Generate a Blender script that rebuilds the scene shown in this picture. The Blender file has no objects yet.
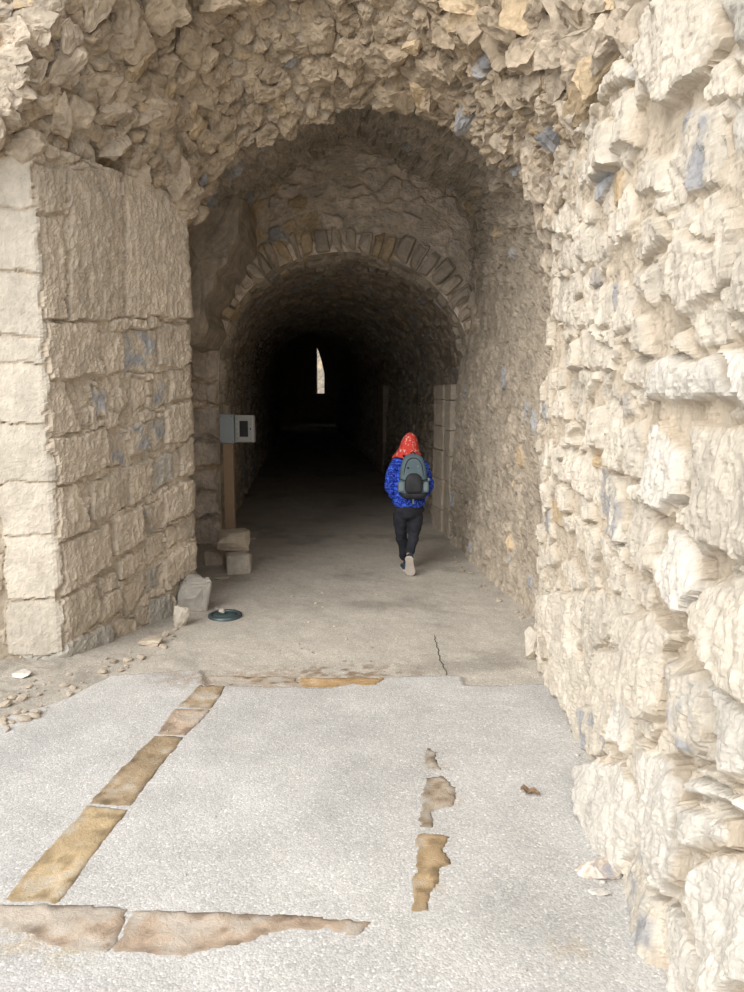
import bpy, bmesh, math, random
import numpy as np
from mathutils import Vector, Matrix

random.seed(7)
C = bpy.context.scene.collection
PI = math.pi

# ------------------------------------------------------------------ camera, sky, light, exposure
CAM_H = 1.8
F_PX = 745.0
PITCH = math.atan(100 / F_PX)
cam_d = bpy.data.cameras.new('camera')
cam = bpy.data.objects.new('camera', cam_d)
C.objects.link(cam)
cam.location = (0, 0, CAM_H)
cam.rotation_euler = (PI / 2 - PITCH, 0, 0)
cam_d.sensor_fit = 'VERTICAL'
cam_d.sensor_height = 24
cam_d.lens = F_PX / 992 * 24
cam_d.clip_start = 0.02
cam_d.clip_end = 300
bpy.context.scene.camera = cam

world = bpy.data.worlds.new('world')
bpy.context.scene.world = world
world.use_nodes = True
wn = world.node_tree
bg = wn.nodes['Background']
bg.inputs[0].default_value = (0.93, 0.96, 1.0, 1)
bg.inputs[1].default_value = 1.0

sun_d = bpy.data.lights.new('sun', 'SUN')
sun_d.energy = 2.2
sun_d.angle = math.radians(50)
sun_d.color = (1.0, 0.97, 0.93)
sun = bpy.data.objects.new('sun', sun_d)
C.objects.link(sun)
# soft hazy light from behind the viewer, a little from the left
sun.rotation_euler = (math.radians(56), 0, math.radians(-38))

vs = bpy.context.scene.view_settings
vs.view_transform = 'Standard'
vs.look = 'None'
vs.exposure = 0.68
vs.gamma = 1
vs.use_curve_mapping = False
bpy.context.scene.cycles.max_bounces = 10
bpy.context.scene.cycles.diffuse_bounces = 8


# ------------------------------------------------------------------ measuring helpers
def ray(px, py):
    a = (px - 372) / F_PX
    b = (496 - py) / F_PX
    cp, sp = math.cos(PITCH), math.sin(PITCH)
    return np.array([a, cp + b * sp, -sp + b * cp])


def gnd(px, py, z=0.0):
    d = ray(px, py)
    t = (z - CAM_H) / d[2]
    return np.array([d[0] * t, d[1] * t, z])


def at(px, py, Y):
    d = ray(px, py)
    t = Y / d[1]
    return np.array([d[0] * t, Y, CAM_H + d[2] * t])


def on_wall(px, py, A, B):
    """point on the vertical plane through plan points A, B -> (s, z)"""
    d = ray(px, py)
    A = np.array(A, float); B = np.array(B, float)
    L = np.linalg.norm(B - A); e = (B - A) / L
    n = np.array([-e[1], e[0]])
    t = (A @ n) / (d[:2] @ n)
    p = d[:2] * t
    return ((p - A) @ e, CAM_H + d[2] * t)


# ------------------------------------------------------------------ numpy noise
def _hash(ix, iy, iz, seed):
    h = (ix.astype(np.int64) * 374761393 + iy.astype(np.int64) * 668265263 + iz.astype(np.int64) * 2147483647 + seed * 974634777) & 0xFFFFFFFF
    h = ((h ^ (h >> 13)) * 1274126177) & 0xFFFFFFFF
    h = ((h ^ (h >> 16)) * 2246822519) & 0xFFFFFFFF
    return ((h ^ (h >> 15)) & 0xFFFFFF) / float(0xFFFFFF)


def vnoise(p, seed=0):
    f = np.floor(p); i = f.astype(np.int64); r = p - f
    w = r * r * r * (r * (r * 6 - 15) + 10)
    out = 0
    for dx in (0, 1):
        wx = w[..., 0] if dx else 1 - w[..., 0]
        for dy in (0, 1):
            wy = w[..., 1] if dy else 1 - w[..., 1]
            for dz in (0, 1):
                wz = w[..., 2] if dz else 1 - w[..., 2]
                out = out + wx * wy * wz * _hash(i[..., 0] + dx, i[..., 1] + dy, i[..., 2] + dz, seed)
    return out * 2 - 1


def fbm(p, octaves=4, seed=0, gain=0.5, ridged=False):
    a = 1.0; s = 0; n = 0
    q = p.copy()
    for k in range(octaves):
        v = vnoise(q, seed + k * 17)
        if ridged:
            v = 1 - 2 * np.abs(v)
        s = s + a * v; n += a
        a *= gain
        q = q * 2.03 + 11.3
    return s / n


def st3(s, t, k=1.0):
    return np.stack([s * k, t * k, np.zeros_like(s)], -1)


def voronoi(s, t, cw, ch, seed=0, jit=0.85, brick=True):
    """jittered cells: returns edge distance (metres), cell hashes a, b, c"""
    x = s / cw; y = t / ch
    iy = np.floor(y).astype(np.int64)
    d1 = np.full(s.shape, 9e9); d2 = np.full(s.shape, 9e9)
    c1 = np.zeros(s.shape, np.int64); r1 = np.zeros(s.shape, np.int64)
    for dy in (-1, 0, 1):
        ry = iy + dy
        off = (ry % 2) * 0.5 if brick else 0
        ix = np.floor(x - off).astype(np.int64)
        for dx in (-1, 0, 1):
            rx = ix + dx
            zz = np.zeros_like(rx)
            cx = rx + off + 0.5 + jit * (_hash(rx, ry, zz, seed) - 0.5)
            cy = ry + 0.5 + jit * 0.7 * (_hash(rx, ry, zz, seed + 5) - 0.5)
            d = np.sqrt(((x - cx) * cw) ** 2 + ((y - cy) * ch) ** 2 * (cw / ch) ** 1.2)
            m = d < d1
            d2 = np.where(m, d1, np.minimum(d2, d))
            c1 = np.where(m, rx, c1); r1 = np.where(m, ry, r1)
            d1 = np.where(m, d, d1)
    z = np.zeros_like(c1)
    return (d2 - d1) / 2, _hash(c1, r1, z, seed + 9), _hash(c1, r1, z, seed + 23), _hash(c1, r1, z, seed + 31)


def poly_dist(x, y, poly):
    """signed distance, positive inside"""
    P = np.array(poly, float); Q = np.roll(P, -1, 0)
    best = np.full(x.shape, 9e9); ins = np.zeros(x.shape, bool)
    for (ax, ay), (bx, by) in zip(P, Q):
        ex, ey = bx - ax, by - ay
        t = np.clip(((x - ax) * ex + (y - ay) * ey) / (ex * ex + ey * ey + 1e-12), 0, 1)
        best = np.minimum(best, np.hypot(x - ax - t * ex, y - ay - t * ey))
        cond = ((ay > y) != (by > y)) & (x < (bx - ax) * (y - ay) / (by - ay + 1e-15) + ax)
        ins ^= cond
    return np.where(ins, best, -best)


def sstep(x, a, b):
    t = np.clip((x - a) / (b - a), 0, 1)
    return t * t * (3 - 2 * t)


SAND = np.array([0.52, 0.44, 0.345])
VAULT = np.array([0.41, 0.325, 0.23])  # stone tone darkened so the colour carries the vault's shade
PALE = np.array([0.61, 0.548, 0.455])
MORTAR = np.array([0.50, 0.425, 0.33])
BLUE = np.array([0.33, 0.325, 0.325])
OCHRE = np.array([0.50, 0.385, 0.25])
WHITE = np.array([0.66, 0.62, 0.56])
GREY = np.array([0.42, 0.39, 0.34])


def stone_tint(a, b, base=SAND, blue=0.06, ochre=0.06, var=0.16):
    a = a[..., None]; b = b[..., None]
    c = base * (1 + var * (a - 0.5) * 2)
    c = np.where(b < blue, BLUE * (0.9 + 0.4 * a), c)
    c = np.where(b > 1 - ochre, OCHRE * (0.85 + 0.4 * a), c)
    return c


# ------------------------------------------------------------------ mesh makers
def mesh_from_arrays(name, V, F, mat, tint=None, parent=None, smooth=False):
    me = bpy.data.meshes.new(name)
    V = np.ascontiguousarray(V.reshape(-1, 3), dtype=np.float32)
    F = np.ascontiguousarray(F, dtype=np.int32)
    k = F.shape[1]
    me.vertices.add(len(V)); me.vertices.foreach_set('co', V.ravel())
    me.loops.add(F.size); me.loops.foreach_set('vertex_index', F.ravel())
    me.polygons.add(len(F))
    me.polygons.foreach_set('loop_start', np.arange(0, F.size, k, dtype=np.int32))
    me.polygons.foreach_set('use_smooth', np.full(len(F), smooth))
    me.update(calc_edges=True)
    if tint is not None:
        ca = me.color_attributes.new('tint', 'FLOAT_COLOR', 'POINT')
        t4 = np.ones((len(V), 4), np.float32); t4[:, :3] = tint.reshape(-1, 3)
        ca.data.foreach_set('color', t4.ravel())
    me.materials.append(mat)
    o = bpy.data.objects.new(name, me)
    C.objects.link(o)
    if parent is not None:
        o.parent = parent
    return o


def grid_faces(nu, nv, flip=False):
    i = np.arange(nu - 1)[:, None]; j = np.arange(nv - 1)[None, :]
    a = (i * nv + j).ravel()
    F = np.stack([a, a + nv, a + nv + 1, a + 1], -1)
    return F[:, ::-1] if flip else F


def grid_normals(B):
    du = np.gradient(B, axis=0); dv = np.gradient(B, axis=1)
    n = np.cross(du, dv)
    return n / (np.linalg.norm(n, axis=-1, keepdims=True) + 1e-12)


def arc(B, axis):
    d = np.linalg.norm(np.diff(B, axis=axis), axis=-1)
    c = np.cumsum(d, axis=axis)
    z = np.zeros_like(np.take(c, [0], axis=axis))
    return np.concatenate([z, c], axis=axis)


def resample(P, n=None, step=None, smooth=True):
    """Catmull-Rom through P, evenly resampled"""
    P = np.array(P, float)
    if smooth and len(P) > 2:
        Q = np.vstack([2 * P[0] - P[1], P, 2 * P[-1] - P[-2]])
        out = []
        for i in range(1, len(Q) - 2):
            p0, p1, p2, p3 = Q[i - 1:i + 3]
            for t in np.linspace(0, 1, 24, endpoint=False):
                out.append(0.5 * ((2 * p1) + (-p0 + p2) * t + (2 * p0 - 5 * p1 + 4 * p2 - p3) * t * t + (-p0 + 3 * p1 - 3 * p2 + p3) * t ** 3))
        out.append(P[-1]); P = np.array(out)
    L = np.concatenate([[0], np.cumsum(np.linalg.norm(np.diff(P, axis=0), axis=1))])
    if n is None:
        n = max(2, int(L[-1] / step) + 1)
    s = np.linspace(0, L[-1], n)
    return np.stack([np.interp(s, L, P[:, k]) for k in range(P.shape[1])], -1)


def loft(stations, nu, vs_, smooth=True):
    """stations: list of (v, points); returns grid nu x len(vs_) x 3"""
    K = [resample(p, n=nu, smooth=smooth) for _, p in stations]
    vv = [v for v, _ in stations]
    K = np.array(K)
    out = np.zeros((nu, len(vs_), 3))
    for j, v in enumerate(vs_):
        i = int(np.clip(np.searchsorted(vv, v) - 1, 0, len(vv) - 2))
        t = (v - vv[i]) / (vv[i + 1] - vv[i])
        out[:, j] = K[i] * (1 - t) + K[i + 1] * t
    return out


# ------------------------------------------------------------------ rocks
def icos(sub):
    bm = bmesh.new(); bmesh.ops.create_icosphere(bm, subdivisions=sub, radius=1.0)
    V = np.array([v.co[:] for v in bm.verts]); F = np.array([[v.index for v in f.verts] for f in bm.faces])
    bm.free(); return V, F


ICO = {k: icos(k) for k in (2, 3, 4, 5)}


def rock_shape(seed, sub=3, planes=13, rough=0.085, boxy=False, lo=.68):
    rng = np.random.RandomState(seed)
    V, F = ICO[sub]
    if boxy:
        p = np.sign(V) * np.abs(V) ** 0.3
        V = p / (np.abs(p) ** 8).sum(1, keepdims=True) ** (1 / 8.)
        V = V * np.array([1 + rng.uniform(-.12, .12) * V[:, 1], 1 + rng.uniform(-.12, .12) * V[:, 0], 1 + rng.uniform(-.1, .1) * V[:, 0]]).T
        for k in range(planes):
            n = rng.normal(size=3); n /= np.linalg.norm(n); d = rng.uniform(.95, 1.25)
            V = V - np.maximum(0, V @ n - d)[:, None] * n
        nr = V / np.linalg.norm(V, axis=1)[:, None]
        V = V + nr * (rough * 1.6 * fbm(V * 2.2 + seed * 3.1, 5, seed, 0.6, True))[:, None]
        return V, F
    V = V * 1.25
    ns = rng.normal(size=(planes, 3)); ns /= np.linalg.norm(ns, axis=1)[:, None]
    ns = np.vstack([ns, [[1, 0, 0], [-1, 0, 0], [0, 1, 0], [0, -1, 0], [0, 0, 1], [0, 0, -1]] + rng.normal(size=(6, 3)) * 0.16])
    for n in ns:
        n = n / np.linalg.norm(n)
        d = rng.uniform(lo, 0.95)
        V = V - np.maximum(0, V @ n - d)[:, None] * n
    nr = V / np.linalg.norm(V, axis=1)[:, None]
    V = V + nr * (rough * 1.6 * fbm(V * 2.2 + seed * 3.1, 4, seed, 0.55, True))[:, None]
    return V, F


ROCKS = {}


def rock_proto(k, sub):
    key = (k, sub)
    if key not in ROCKS:
        ROCKS[key] = rock_shape(100 + k, sub, planes=9, rough=.10, lo=.5)
    return ROCKS[key]


def rocks_cloud(items, sub=3):
    """items: (pos, R 3x3, scale(3), tint, kind)"""
    Vs, Fs, Ts = [], [], []; off = 0
    for pos, R, sc, tint, kind in items:
        V, F = rock_proto(kind, sub)
        W = (V * sc) @ R.T + pos
        Vs.append(W); Fs.append(F + off); off += len(V)
        Ts.append(np.repeat(tint[None], len(V), 0))
    return np.vstack(Vs), np.vstack(Fs), np.vstack(Ts)


def frame_from(n, up, ang):
    n = n / np.linalg.norm(n)
    a = up - n * (up @ n); a /= np.linalg.norm(a)
    b = np.cross(n, a)
    c, s = math.cos(ang), math.sin(ang)
    return np.stack([a * c + b * s, -a * s + b * c, n], -1)   # columns: tangent, bitangent, normal


def rock_object(name, seed, size, loc, rot=(0, 0, 0), tint=SAND, sub=4, mat=None, rough=0.05, sink=0.15, parent=None, boxy=False):
    V, F = rock_shape(seed, sub, rough=rough, boxy=boxy, planes=6 if boxy else 13)
    V = V * np.array(size) / 2
    E = np.array(__import__('mathutils').Euler(rot).to_matrix())
    V = V @ E.T
    V[:, 2] -= V[:, 2].min() + 0
    V[:, 2] -= sink * size[2]
    T = np.repeat(np.array(tint)[None], len(V), 0)
    o = mesh_from_arrays(name, V, F, mat or M['stone'], T, parent)
    o.location = loc
    return o


# ------------------------------------------------------------------ materials
M = {}


def nodes_of(name):
    m = bpy.data.materials.new(name); m.use_nodes = True
    nt = m.node_tree; b = nt.nodes['Principled BSDF']
    return m, nt, b


def stone_material(name, bump=0.6, fine=60.0, streak=(1, 1, 1), spots=0.25, rough=0.95, vein=0.0, dist=0.012, gain=1.0):
    m, nt, b = nodes_of(name); N = nt.nodes; L = nt.links
    b.inputs['Roughness'].default_value = rough
    b.inputs['Specular IOR Level'].default_value = 0.15
    tc = N.new('ShaderNodeTexCoord')
    mp = N.new('ShaderNodeMapping'); mp.inputs['Scale'].default_value = streak
    L.new(tc.outputs['Object'], mp.inputs['Vector'])
    at_ = N.new('ShaderNodeAttribute'); at_.attribute_name = 'tint'
    n1 = N.new('ShaderNodeTexNoise'); n1.inputs['Scale'].default_value = 5; n1.inputs['Detail'].default_value = 8; n1.inputs['Roughness'].default_value = 0.65
    n2 = N.new('ShaderNodeTexNoise'); n2.inputs['Scale'].default_value = fine; n2.inputs['Detail'].default_value = 6; n2.inputs['Roughness'].default_value = 0.7
    n3 = N.new('ShaderNodeTexNoise'); n3.inputs['Scale'].default_value = 18; n3.inputs['Detail'].default_value = 8; n3.inputs['Roughness'].default_value = 0.7; n3.inputs['Distortion'].default_value = 0.6
    for n in (n1, n2, n3):
        L.new(mp.outputs[0], n.inputs['Vector'])
    r1 = N.new('ShaderNodeMapRange'); r1.inputs[1].default_value = 0.3; r1.inputs[2].default_value = 0.7
    r1.inputs[3].default_value = 1 - spots; r1.inputs[4].default_value = 1 + spots * 0.8
    L.new(n1.outputs[0], r1.inputs[0])
    r2 = N.new('ShaderNodeMapRange'); r2.inputs[1].default_value = 0.3; r2.inputs[2].default_value = 0.7
    r2.inputs[3].default_value = 1 - spots * 0.7; r2.inputs[4].default_value = 1 + spots * 0.6
    L.new(n3.outputs[0], r2.inputs[0])
    mu = N.new('ShaderNodeMath'); mu.operation = 'MULTIPLY'
    L.new(r1.outputs[0], mu.inputs[0]); L.new(r2.outputs[0], mu.inputs[1])
    mg = N.new('ShaderNodeMath'); mg.operation = 'MULTIPLY'; mg.inputs[1].default_value = gain
    L.new(mu.outputs[0], mg.inputs[0])
    vm = N.new('ShaderNodeVectorMath'); vm.operation = 'SCALE'
    L.new(at_.outputs['Color'], vm.inputs[0]); L.new(mg.outputs[0], vm.inputs['Scale'])
    L.new(vm.outputs[0], b.inputs['Base Color'])
    # bump: ridged mid noise + fine grain
    ad = N.new('ShaderNodeMath'); ad.operation = 'MULTIPLY_ADD'; ad.inputs[1].default_value = 0.35
    L.new(n2.outputs[0], ad.inputs[0]); L.new(n3.outputs[0], ad.inputs[2])
    bp = N.new('ShaderNodeBump'); bp.inputs['Strength'].default_value = bump; bp.inputs['Distance'].default_value = dist * 2.5
    L.new(ad.outputs[0], bp.inputs['Height']); L.new(bp.outputs[0], b.inputs['Normal'])
    M[name] = m
    return m


def plain(name, col, rough=0.6, metal=0.0, noise=0.0, scale=20, bump=0.0, spec=0.3):
    m, nt, b = nodes_of(name); N = nt.nodes; L = nt.links
    b.inputs['Roughness'].default_value = rough; b.inputs['Metallic'].default_value = metal
    b.inputs['Specular IOR Level'].default_value = spec
    tc = N.new('ShaderNodeTexCoord')
    n = N.new('ShaderNodeTexNoise'); n.inputs['Scale'].default_value = scale; n.inputs['Detail'].default_value = 5
    L.new(tc.outputs['Object'], n.inputs['Vector'])
    mx = N.new('ShaderNodeMix'); mx.data_type = 'RGBA'
    mx.inputs[6].default_value = (*[c * (1 - noise) for c in col], 1); mx.inputs[7].default_value = (*[min(1, c * (1 + noise)) for c in col], 1)
    L.new(n.outputs[0], mx.inputs[0]); L.new(mx.outputs[2], b.inputs['Base Color'])
    if bump:
        bp = N.new('ShaderNodeBump'); bp.inputs['Strength'].default_value = bump; bp.inputs['Distance'].default_value = 0.01
        L.new(n.outputs[0], bp.inputs['Height']); L.new(bp.outputs[0], b.inputs['Normal'])
    M[name] = m
    return m


stone_material('stone', bump=0.5, fine=70, spots=0.2)
stone_material('stone_rubble', bump=0.6, fine=50, spots=0.3)
stone_material('stone_streaked', bump=0.6, fine=60, streak=(1.6, 1.6, 0.7), spots=0.2)
stone_material('plaster', bump=0.5, fine=40, spots=0.3)


def ground_material():
    m, nt, b = nodes_of('ground'); N = nt.nodes; L = nt.links
    b.inputs['Roughness'].default_value = 0.95; b.inputs['Specular IOR Level'].default_value = 0.1
    tc = N.new('ShaderNodeTexCoord')
    tn = N.new('ShaderNodeAttribute'); tn.attribute_name = 'tint'
    v = N.new('ShaderNodeTexVoronoi'); v.inputs['Scale'].default_value = 130; L.new(tc.outputs['Object'], v.inputs['Vector'])
    sp = N.new('ShaderNodeSeparateColor'); L.new(v.outputs['Color'], sp.inputs[0])
    # random aggregate grains
    r = N.new('ShaderNodeMapRange'); r.inputs[1].default_value = 0; r.inputs[2].default_value = 1; r.inputs[3].default_value = 0.80; r.inputs[4].default_value = 1.12
    L.new(sp.outputs[0], r.inputs[0])
    w = N.new('ShaderNodeMath'); w.operation = 'GREATER_THAN'; w.inputs[1].default_value = 0.93; L.new(sp.outputs[1], w.inputs[0])
    n1 = N.new('ShaderNodeTexNoise'); n1.inputs['Scale'].default_value = 2.6; n1.inputs['Detail'].default_value = 9; n1.inputs['Roughness'].default_value = 0.65
    L.new(tc.outputs['Object'], n1.inputs['Vector'])
    r1 = N.new('ShaderNodeMapRange'); r1.inputs[1].default_value = 0.3; r1.inputs[2].default_value = 0.7; r1.inputs[3].default_value = 0.86; r1.inputs[4].default_value = 1.1
    L.new(n1.outputs[0], r1.inputs[0])
    mu = N.new('ShaderNodeMath'); mu.operation = 'MULTIPLY'; L.new(r.outputs[0], mu.inputs[0]); L.new(r1.outputs[0], mu.inputs[1])
    a2 = N.new('ShaderNodeMath'); a2.operation = 'MULTIPLY_ADD'; a2.inputs[1].default_value = 0.28; L.new(w.outputs[0], a2.inputs[0]); L.new(mu.outputs[0], a2.inputs[2])
    vm = N.new('ShaderNodeVectorMath'); vm.operation = 'SCALE'
    L.new(tn.outputs['Color'], vm.inputs[0]); L.new(a2.outputs[0], vm.inputs['Scale']); L.new(vm.outputs[0], b.inputs['Base Color'])
    n2 = N.new('ShaderNodeTexNoise'); n2.inputs['Scale'].default_value = 45; n2.inputs['Detail'].default_value = 6; L.new(tc.outputs['Object'], n2.inputs['Vector'])
    ad = N.new('ShaderNodeMath'); ad.operation = 'SUBTRACT'; L.new(n2.outputs[0], ad.inputs[0]); L.new(v.outputs['Distance'], ad.inputs[1])
    bp = N.new('ShaderNodeBump'); bp.inputs['Strength'].default_value = 0.3; bp.inputs['Distance'].default_value = 0.006
    L.new(ad.outputs[0], bp.inputs['Height']); L.new(bp.outputs[0], b.inputs['Normal'])
    M['ground'] = m


ground_material()


def structure(o, label=None):
    o['kind'] = 'structure'
    if label: o['label'] = label
    return o


def tag(o, label, cat, group=None, kind=None):
    o['label'] = label; o['category'] = cat
    if group: o['group'] = group
    if kind: o['kind'] = kind
    return o


def empty(name, loc, rz=0):
    o = bpy.data.objects.new(name, None); C.objects.link(o)
    o.location = loc; o.rotation_euler = (0, 0, rz); o.empty_display_size = 0.2
    return o


# ------------------------------------------------------------------ masonry height fields
def facets(s, t, cw, ch, seed):
    """broken-rock facets: each cell is a randomly tilted plane, about -1..1"""
    ws = s + cw * .5 * fbm(st3(s, t, .9 / cw), 3, seed + 1)
    wt = t + ch * .5 * fbm(st3(s, t, .9 / cw), 3, seed + 2)
    e, a, b, c = voronoi(ws, wt, cw, ch, seed, .9)
    return np.clip((a - .5) * 2 * np.sin(ws / cw * 2.2 + b * 6) + (b - .5) * 2.4 * np.sin(wt / ch * 2.2 + c * 6) + (c - .5) * 1.2, -1.6, 1.6) * (.35 + .65 * sstep(e, 0, cw * .12))


def masonry(s, t, polys, P):
    """s,t metric coordinates; polys: list of (poly, height, kind); returns h, tint"""
    ws = s + P.get('warp', 0.012) * fbm(st3(s, t, P.get('wk', 9)), 3, 3) * 2
    wt = t + P.get('warp', 0.012) * fbm(st3(s, t, P.get('wk', 9)), 3, 41) * 2
    cw, ch = P['cell']
    ed, a, b, c = voronoi(ws, wt, cw, ch, P.get('seed', 1), P.get('jit', 0.8))
    hb = P.get('bg_h', 0.03)
    prof = sstep(ed, P.get('gap', 0.004), P.get('gap', 0.004) + P.get('rnd', 0.02))
    h = hb * prof * (0.35 + 1.1 * c)
    tilt = P.get('tilt', 0.0)
    bury = sstep(a, P.get('bury', 0.0) - 0.02, P.get('bury', 0.0) + 0.1) if P.get('bury', 0) > 0 else 1
    h = h * bury + P.get('bg_off', 0.0)
    tint = MORTAR * P.get('mort', 1.0) * (1 - (prof * bury)[..., None]) + stone_tint(a, b, P.get('base', SAND), P.get('blue', .06), P.get('ochre', .05), P.get('var', .16)) * (prof * bury)[..., None]
    for k, item in enumerate(polys):
        poly, ph, kind = item[0], item[1], item[2]
        pp = np.array(poly)
        m = (ws > pp[:, 0].min() - .05) & (ws < pp[:, 0].max() + .05) & (wt > pp[:, 1].min() - .05) & (wt < pp[:, 1].max() + .05)
        if not m.any():
            continue
        d = poly_dist(ws[m], wt[m], poly)
        sz = min(np.ptp(pp[:, 0]), np.ptp(pp[:, 1]))
        rr = P.get('prnd', 0.03)
        p = sstep(d, 0.002, rr)
        dome = sstep(d, 0, sz * 0.5) * P.get('dome', 0.3)
        cs, ct = pp.mean(0)
        rg = np.random.RandomState(k * 7 + 3)
        tl = rg.uniform(-1, 1, 2) * P.get('ptilt', 0.06)
        hh = ph * (1 + dome) + (ws[m] - cs) * tl[0] - (wt[m] - ct) * abs(tl[1]) * P.get('tdown', 1.0)
        cur = h[m]
        jd = item[3] if len(item) > 3 else P.get('jd', 9)
        jf = np.maximum(P.get('pgap', -0.02), ph - jd * (0.6 + 0.9 * (fbm(st3(ws[m], wt[m], 6), 2, 200 + k) > 0)))
        h[m] = np.where(d > 0, (1 - p) * jf + hh * p, np.where(d > -0.012, np.minimum(cur, cur * sstep(-d, 0, 0.012) + jf * 0.6), cur))
        col = {'s': P.get('base', SAND), 'b': BLUE, 'w': np.array([.64, .595, .525]), 'g': GREY, 'p': PALE, 'o': OCHRE}[kind] * rg.uniform(0.92, 1.1)
        if kind == 'b':
            nn = sstep(fbm(st3(ws[m], wt[m], 14), 4, k), -0.25, 0.3)[:, None]
            col = BLUE * 1.1 * nn + P.get('base', SAND) * (1 - nn)
        tint[m] = np.where((d > 0)[:, None], tint[m] * (1 - p[:, None]) + col * p[:, None], tint[m])
    # rough rock surface
    f = P.get('foli', (9, 9))
    q = np.stack([s * f[0], t * f[1], h * 3], -1)
    rm = P.get('rmask', 1.0)
    h = h + rm * P.get('rough', 0.012) * fbm(q, 6, 77, 0.55, True)
    if P.get('fac', 0):
        for (fc, fa, sd) in ((P.get('fcell', .12), 1.0, 300), (P.get('fcell', .12) * .42, .5, 310)):
            h = h + rm * P['fac'] * fa * facets(s, t, fc, fc * P.get('fasp', 1.4), sd)
    h = h + rm * P.get('rough2', 0.006) * fbm(st3(s, t, 55), 4, 99, 0.6, True)
    h = h + P.get('wave', 0.03) * fbm(st3(s, t, 1.3), 2, 5)
    return h, tint


def dress(name, B, S, T, polys, P, mat, flip=False, sign=1.0, edge=None):
    n = grid_normals(B) * sign
    h, tint = masonry(S, T, polys, P)
    if edge is not None:
        h = h * edge
    V = B + n * h[..., None]
    return mesh_from_arrays(name, V, grid_faces(B.shape[0], B.shape[1], flip), mat, tint)


def plan_wall(plan, z0, z1, step, zstep=None, lean=None):
    """vertical surface above a plan polyline. returns B, S, T"""
    P2 = resample(np.array(plan, float), step=step, smooth=False)
    # soften plan corners very slightly
    for _ in range(2):
        P2[1:-1] = (P2[:-2] + 2 * P2[1:-1] + P2[2:]) / 4
    nz = int((z1 - z0) / (zstep or step)) + 1
    z = np.linspace(z0, z1, nz)
    B = np.zeros((len(P2), nz, 3))
    B[..., 0] = P2[:, 0][:, None]; B[..., 1] = P2[:, 1][:, None]; B[..., 2] = z[None]
    L = np.concatenate([[0], np.cumsum(np.linalg.norm(np.diff(P2, axis=0), axis=1))])
    S = np.repeat(L[:, None], nz, 1); T = np.repeat(z[None], len(P2), 0)
    if lean is not None:
        n = grid_normals(B)
        B = B + n * lean(S, T)[..., None]
    return B, S, T


def px_polys(rows, A, B, s0=0.0):
    out = []
    for pts, h, kind in rows:
        q = [on_wall(x, y, A, B) for x, y in pts]
        out.append(([(s + s0, z) for s, z in q], h, kind))
    return out


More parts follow.
